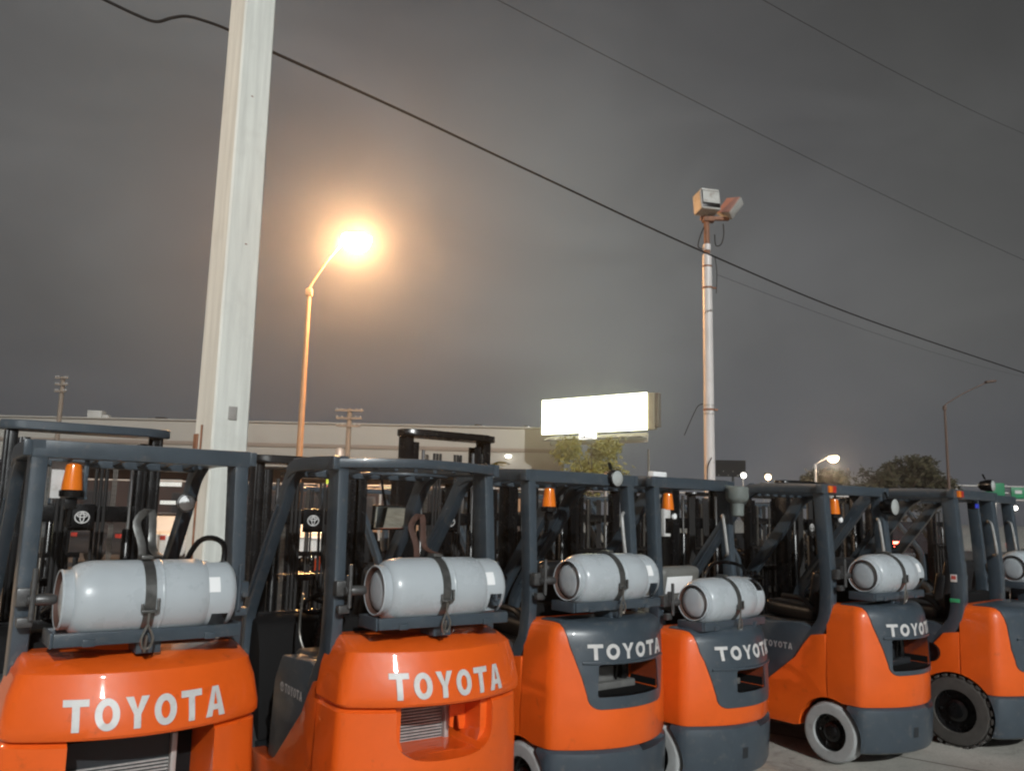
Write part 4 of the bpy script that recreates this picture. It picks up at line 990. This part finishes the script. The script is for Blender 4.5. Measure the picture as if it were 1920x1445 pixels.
# ------------------------------------------------------------------ utility poles far off
def upole(label, px, ytop, Y, arms, r=.13, trans=True, aw=1.0, group='wooden utility poles'):
    b0 = at(px, ytop, Y); t = thing('utility_pole', label, 'utility pole', (b0.x, Y, 0), 0, group)
    mb = MB(); mb.tube([(0, 0, 0), (0, 0, b0.z)], r * 1.2, 10, r2=r); mb.build('pole', WOODP, t)
    for i in range(arms):
        z_ = b0.z - .12 - i * .42
        mb = MB(); mb.box((0, -r - .05, z_), ((1.5 - .1 * i) * aw, .08, .10), b=.01)
        mb.build('crossarm', WOODP, t)
        mb = MB()
        for q in (-.66, -.38, .38, .66): mb.lathe([(.03, 0), (.04, .04), (.025, .08), (.015, .10)], (q * aw * (1 - .05 * i), -r - .05, z_ + .055), 'z', 8)
        mb.build('insulators', LAMPCASE, t)
    if trans:
        mb = MB(); mb.lathe([(.22, 0), (.24, .05), (.24, .75), (.16, .85), (.003, .87)], (-.42, 0, b0.z - 3.0), 'z', 14); mb.bar((-.42, 0, b0.z - 2.6), (0, 0, b0.z - 2.6), .05, .05); mb.build('transformer', GALV, t)
    return t
upole('wooden utility pole with three crossarms standing before the pale warehouse', 656, 766, 45, 3)
upole('distant utility pole rising above the left end of the warehouse roof', 119, 706, 52, 3, trans=False, aw=.55)
rt_ = at(100, 786, 58); 
mb = MB(); mb.box((0, 0, .35), (1.1, .8, .7), b=.05); mb.box((.75, .1, .2), (.5, .6, .4), b=.03); o = mb.build('roof_cabinet', LAMPCASE); o.location = (rt_.x, 64, zr_ + .12); tag(o, 'pale equipment cabinet on the roof near the left utility pole', 'roof cabinet')
upole('thin pale utility pole to the right of the lit billboard', 1216, 842, 80, 0, r=.10, trans=False)

# ------------------------------------------------------------------ small far lights
def yard_light(label, px, py, Y, m_, rr):
    p = at(px, py, Y); t = thing('yard_light', label, 'yard light', (p.x, Y, 0), 0, 'far yard lights')
    mb = MB(); mb.tube([(0, .12, 0), (0, .12, p.z + .2)], .07, 8, r2=.05); mb.build('pole', GALV, t)
    mb = MB(); mb.box((0, 0, p.z + rr + .02), (rr * 2.2, .5, .12), b=.03); mb.build('lamp_head', DGREY, t)
    mb = MB(); mb.lathe([(.004, -rr), (rr * .7, -rr * .72), (rr, 0), (rr * .7, rr * .72), (.004, rr)], (0, -.05, p.z), 'z', 16); mb.build('lens', m_, t)
yard_light('white yard light just above the roof with the white bar', 1237, 893, 60, LITW, .28)
yard_light('white yard light right of the dark billboard', 1394, 891, 70, LITW, .24)
yard_light('orange yard light farther right of the dark billboard', 1440, 894, 85, LITWARM, .30)
yard_light('low white yard light beside the orange one', 1432, 911, 80, LITW, .26)
yard_light('first small light under the green road signs', 1868, 938, 75, LITW, .26)
yard_light('second small light under the green road signs', 1886, 937, 75, LITW, .26)
yard_light('lowest small light under the green road signs', 1903, 952, 70, LITW, .20)

# ------------------------------------------------------------------ green road signs on a gantry
gy = 90.0; g0, g1 = at(1866, 920, gy), at(1915, 924, gy)
gs = thing('road_sign_gantry', 'green overhead road signs on a thin gantry at far right', 'road sign', (g0.x, gy, 0))
mb = MB(); mb.box((0, 0, g0.z), (2.0, .12, 1.7), b=.03); mb.build('sign_panel', SIGNG, gs)
mb = MB(); mb.box((g1.x - g0.x + .6, 0, g1.z), (3.4, .12, 1.2), b=.03); mb.build('sign_panel', SIGNG, gs)
mb = MB(); mb.box((g1.x - g0.x - .35, -.08, g1.z + .1), (.75, .02, .35), b=0); mb.build('sign_patch', LETTER, gs)
mb = MB(); mb.tube([(-4, .3, g0.z - .2), (9, .3, g0.z - .2)], .10, 8); mb.tube([(-4, .3, g0.z + .5), (9, .3, g0.z + .5)], .10, 8); mb.tube([(9, .3, 0), (9, .3, g0.z + .6)], .2, 10); mb.tube([(-4, .3, 0), (-4, .3, g0.z + .6)], .2, 10); mb.build('gantry', GALV, gs)

# ------------------------------------------------------------------ trees
def tree(label, px, ytop, Y, width, leaf, n=2600, seed=1, cat='tree', group='trees', lobes=None, size=.22, base_px=None):
    rnd = random.Random(seed); p = at(px, ytop, Y); H = p.z
    t = thing('tree', label, cat, (p.x, Y, 0), 0, group)
    mb = MB(); zc_ = H * .45
    mb.tube([(0, 0, 0), (.05, 0, zc_ * .5), (-.05, .05, zc_), (.1, 0, H * .75)], .22, 10, 4, r2=.06)
    limbs = []
    for i in range(9):
        a_ = rnd.uniform(0, 6.28); rr = width * rnd.uniform(.22, .42); z0 = rnd.uniform(zc_ * .6, H * .6)
        e = Vector((math.cos(a_) * rr, math.sin(a_) * rr, z0 + rnd.uniform(.15, .38) * H)); e.z = min(e.z, H * .9); limbs.append(e)
        mb.tube([(0, 0, z0), e * .5 + Vector((0, 0, z0 * .45)), e], .08, 6, 3, r2=.02)
    mb.build('trunk', BARK, t)
    lb_ = lobes or [(rnd.uniform(-.34, .34), rnd.uniform(-.34, .34), rnd.uniform(.5, .86), rnd.uniform(.14, .26)) for _ in range(13)] + [(0, 0, .8, .24)]
    c = MB()
    clumps = []
    for lx, ly, lz, lr in lb_:
        for _ in range(18):
            v = Vector((rnd.gauss(0, 1), rnd.gauss(0, 1), rnd.gauss(0, 1))).normalized() * (rnd.random() ** .45) * lr * width
            clumps.append((Vector((lx * width, ly * width, lz * H)) + Vector((v.x, v.y, v.z * .75)), rnd.uniform(.25, .6)))
    for i in range(n):
        cp, cs = clumps[rnd.randrange(len(clumps))]
        q = cp + Vector((rnd.gauss(0, 1), rnd.gauss(0, 1), rnd.gauss(0, .8))) * cs * .55
        if q.z > H: q.z = H - rnd.random() * .3
        u = Vector((rnd.gauss(0, 1), rnd.gauss(0, 1), rnd.gauss(0, 1))).normalized(); w_ = u.orthogonal().normalized(); s_ = size * rnd.uniform(.6, 1.3)
        c.quad(q - u * s_, q + w_ * s_ * .45, q + u * s_, q - w_ * s_ * .45)
    c.build('crown', leaf, t)
    return t
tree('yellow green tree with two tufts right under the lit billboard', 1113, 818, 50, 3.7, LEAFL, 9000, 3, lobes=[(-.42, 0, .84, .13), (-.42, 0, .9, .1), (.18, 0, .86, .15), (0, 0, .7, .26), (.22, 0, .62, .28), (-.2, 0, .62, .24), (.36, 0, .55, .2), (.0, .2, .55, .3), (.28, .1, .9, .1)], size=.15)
tree('larger dark tree behind the right end of the row', 1690, 852, 58, 7.2, LEAF, 9000, 5, lobes=[(-.38, 0, .55, .18), (-.25, 0, .68, .2), (-.1, 0, .8, .2), (.1, 0, .78, .2), (.0, .2, .6, .3), (.25, 0, .7, .2), (.20, 0, .9, .1), (.38, 0, .62, .16), (-.5, .1, .45, .14), (.2, 0, .5, .28), (-.2, 0, .5, .3)], size=.20)
tree('smaller dark rounded tree behind the small lit street lamp', 1562, 870, 66, 5.0, LEAF, 6000, 8, size=.2)
# little palm before the warehouse
pp = at(915, 858, 40); pt = thing('palm', 'small palm with spiky crown before the warehouse wall lamp', 'palm', (pp.x, 40, 0), 0)
mb = MB(); mb.tube([(0, 0, 0), (.05, 0, pp.z * .5), (0, 0, pp.z - .4)], .12, 10, 4, r2=.08); mb.build('trunk', BARK, pt)
mb = MB(); rnd = random.Random(4)
for i in range(26):
    a_ = rnd.uniform(0, 6.28); L = rnd.uniform(.7, 1.1); e = rnd.uniform(-.2, .9); prev = None
    pts = [Vector((math.cos(a_) * L * s_, math.sin(a_) * L * s_, pp.z - .45 + e * L * s_ - .5 * L * s_ * s_)) for s_ in (0, .25, .5, .75, 1)]
    sd_ = Vector((-math.sin(a_), math.cos(a_), 0))
    for j in range(4):
        for q in range(4):
            p0 = pts[j].lerp(pts[j + 1], q / 4)
            for sg in (-1, 1): mb.quad(p0, p0 + sd_ * sg * .16 + (pts[j + 1] - pts[j]) * .5 - Vector((0, 0, .03)), p0 + sd_ * sg * .15 + (pts[j + 1] - pts[j]) * .6, p0 + (pts[j + 1] - pts[j]) * .12)
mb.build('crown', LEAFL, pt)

# ------------------------------------------------------------------ chain-link fence behind the row
fy = 21.0
fe = thing('chain_link_fence', 'dull galvanised chain link fence behind the row of forklifts', 'fence', (0, fy, 0))
x0, x1, fh = -14.5, 16.5, 2.3
wmb = MB(); st_ = .075
bmw = wmb.bm
def thin(p0, p1, r_):
    p0 = Vector(p0); p1 = Vector(p1); d = (p1 - p0).normalized(); u = Vector((0, 1, 0)); v = d.cross(u)
    A = [bmw.verts.new(p0 + u * r_ * math.cos(q) + v * r_ * math.sin(q)) for q in (0, 2.09, 4.19)]; B = [bmw.verts.new(p1 + u * r_ * math.cos(q) + v * r_ * math.sin(q)) for q in (0, 2.09, 4.19)]
    for i in range(3): bmw.faces.new((A[i], A[(i + 1) % 3], B[(i + 1) % 3], B[i]))
n = int((x1 - x0) / st_)
for i in range(-int(fh / st_), n):
    a_ = x0 + i * st_; s0 = max(0, x0 - a_); s1 = min(fh, x1 - a_)
    if s1 > s0: thin((a_ + s0, 0, .05 + s0), (a_ + s1, 0, .05 + s1), .0014); thin((x0 + x1 - a_ - s0, .004, .05 + s0), (x0 + x1 - a_ - s1, .004, .05 + s1), .0014)
wmb.build('wire_mesh', mat('dull_wire', (.10, .095, .09), .6), fe)
for i in range(12):
    xx = x0 + (x1 - x0) * i / 11; mb = MB(); mb.tube([(xx, .04, 0), (xx, .04, fh + .1)], .035, 10); mb.build('post', GALV, fe)
mb = MB(); mb.tube([(x0, .03, fh + .04), (x1, .03, fh + .04)], .022, 8); mb.build('top_rail', GALV, fe)

# ------------------------------------------------------------------ vehicles parked beyond the fence
def van(label, x, y, rz, m_, h=1.95, L=4.9, tail=False, name='parked_van', cat='van', group='vehicles parked beyond the fence'):
    t = thing(name, label, cat, (x, y, 0), rz, group)
    if cat == 'van': prof = [(-L / 2, .35), (-L / 2, h - .12), (-L / 2 + .12, h), (L * .18, h), (L * .30, 1.25), (L * .47, 1.02), (L / 2, .85), (L / 2, .35)]
    else: prof = [(-L / 2, .35), (-L / 2, .95), (-L * .40, 1.02), (-L * .27, h), (L * .10, h), (L * .24, 1.0), (L * .46, .88), (L / 2, .72), (L / 2, .35)]
    mb = MB(); mb.prism(prof, -.9, .9, 'y'); mb.bevel(.07, 20, 3); mb.build('body', m_, t)
    for sg in (-1, 1):
        w_ = [(L * .02, 1.08), (L * .02, h - .22), (L * .17, h - .22), (L * .26, 1.08)] if cat == 'van' else [(-L * .33, 1.0), (-L * .24, h - .1), (L * .08, h - .1), (L * .19, 1.0)]
        g = MB(); g.prism(w_, sg * .895, sg * .908, 'y'); g.build('side_window', GLASSD, t)
    g = MB()
    if cat == 'van': g.prism([(L * .19, h - .08), (L * .295, 1.29), (L * .305, 1.30), (L * .20, h - .07)], -.78, .78, 'y')
    else: g.prism([(L * .11, h - .04), (L * .235, 1.03), (L * .245, 1.05), (L * .12, h - .02)], -.75, .75, 'y')
    g.build('windscreen', GLASSD, t)
    for xx in (-L * .30, L * .32):
        for sg in (-1, 1):
            wq = MB(); wq.lathe([(.20, -.10), (.31, -.10), (.33, -.06), (.33, .06), (.31, .10), (.2, .10), (.19, .07), (.004, .06)], (xx, sg * .80, .33), 'y', 20); wq.build('wheel', RUBBER, t)
    for sg in (-1, 1):
        q = MB(); q.box((L / 2 - .02, sg * .66, .72 if cat != 'van' else .85), (.06, .30, .14), b=.02); q.build('headlight', CLEAR, t)
        q = MB(); q.box((-L / 2 - .005, sg * .74, 1.14 if tail else .86), (.05, .30 if tail else .20, .15 if tail else .12 if cat != 'van' else .3), b=.02); q.build('tail_light', REDLIT if tail else REDLENS, t)
    return t
v1 = at(352, 1010, 24.0); van('white car parked beyond the fence, seen through the nearest forklift', v1.x, 25.5, R(62), VANW, h=1.42, L=4.4, name='parked_car', cat='car')
v2 = at(545, 1000, 24.0); van('white car parked beyond the fence, seen left of the mirror forklift', v2.x, 26.0, R(100), VANW, h=1.42, L=4.4, name='parked_car', cat='car')
v3 = at(1690, 1015, 22.0); van('dark tall car beyond the fence with its red tail lights lit', 11.52, 25.0, R(80), CARD, h=1.75, L=4.7, tail=True, name='parked_car', cat='car')
v4 = at(225, 1000, 24.0); van('dark car parked beyond the fence at far left', v4.x, 26.0, R(75), CARD, h=1.5, L=4.5, name='parked_car', cat='car')
# ------------------------------------------------------------------ damp night air
import os
hz = MB(); hz.box((0, 60, 24), (820, 760, 52), b=0)
hm = bpy.data.materials.new('damp_air'); hm.use_nodes = True; t_ = hm.node_tree; t_.nodes.remove(t_.nodes['Principled BSDF'])
pv = t_.nodes.new('ShaderNodeVolumePrincipled'); pv.inputs['Color'].default_value = (.84, .87, .92, 1); pv.inputs['Density'].default_value = 0.0022; pv.inputs['Anisotropy'].default_value = 0.87
t_.links.new(pv.outputs[0], t_.nodes['Material Output'].inputs['Volume'])
ho = hz.build('haze', hm); ho['kind'] = 'stuff'
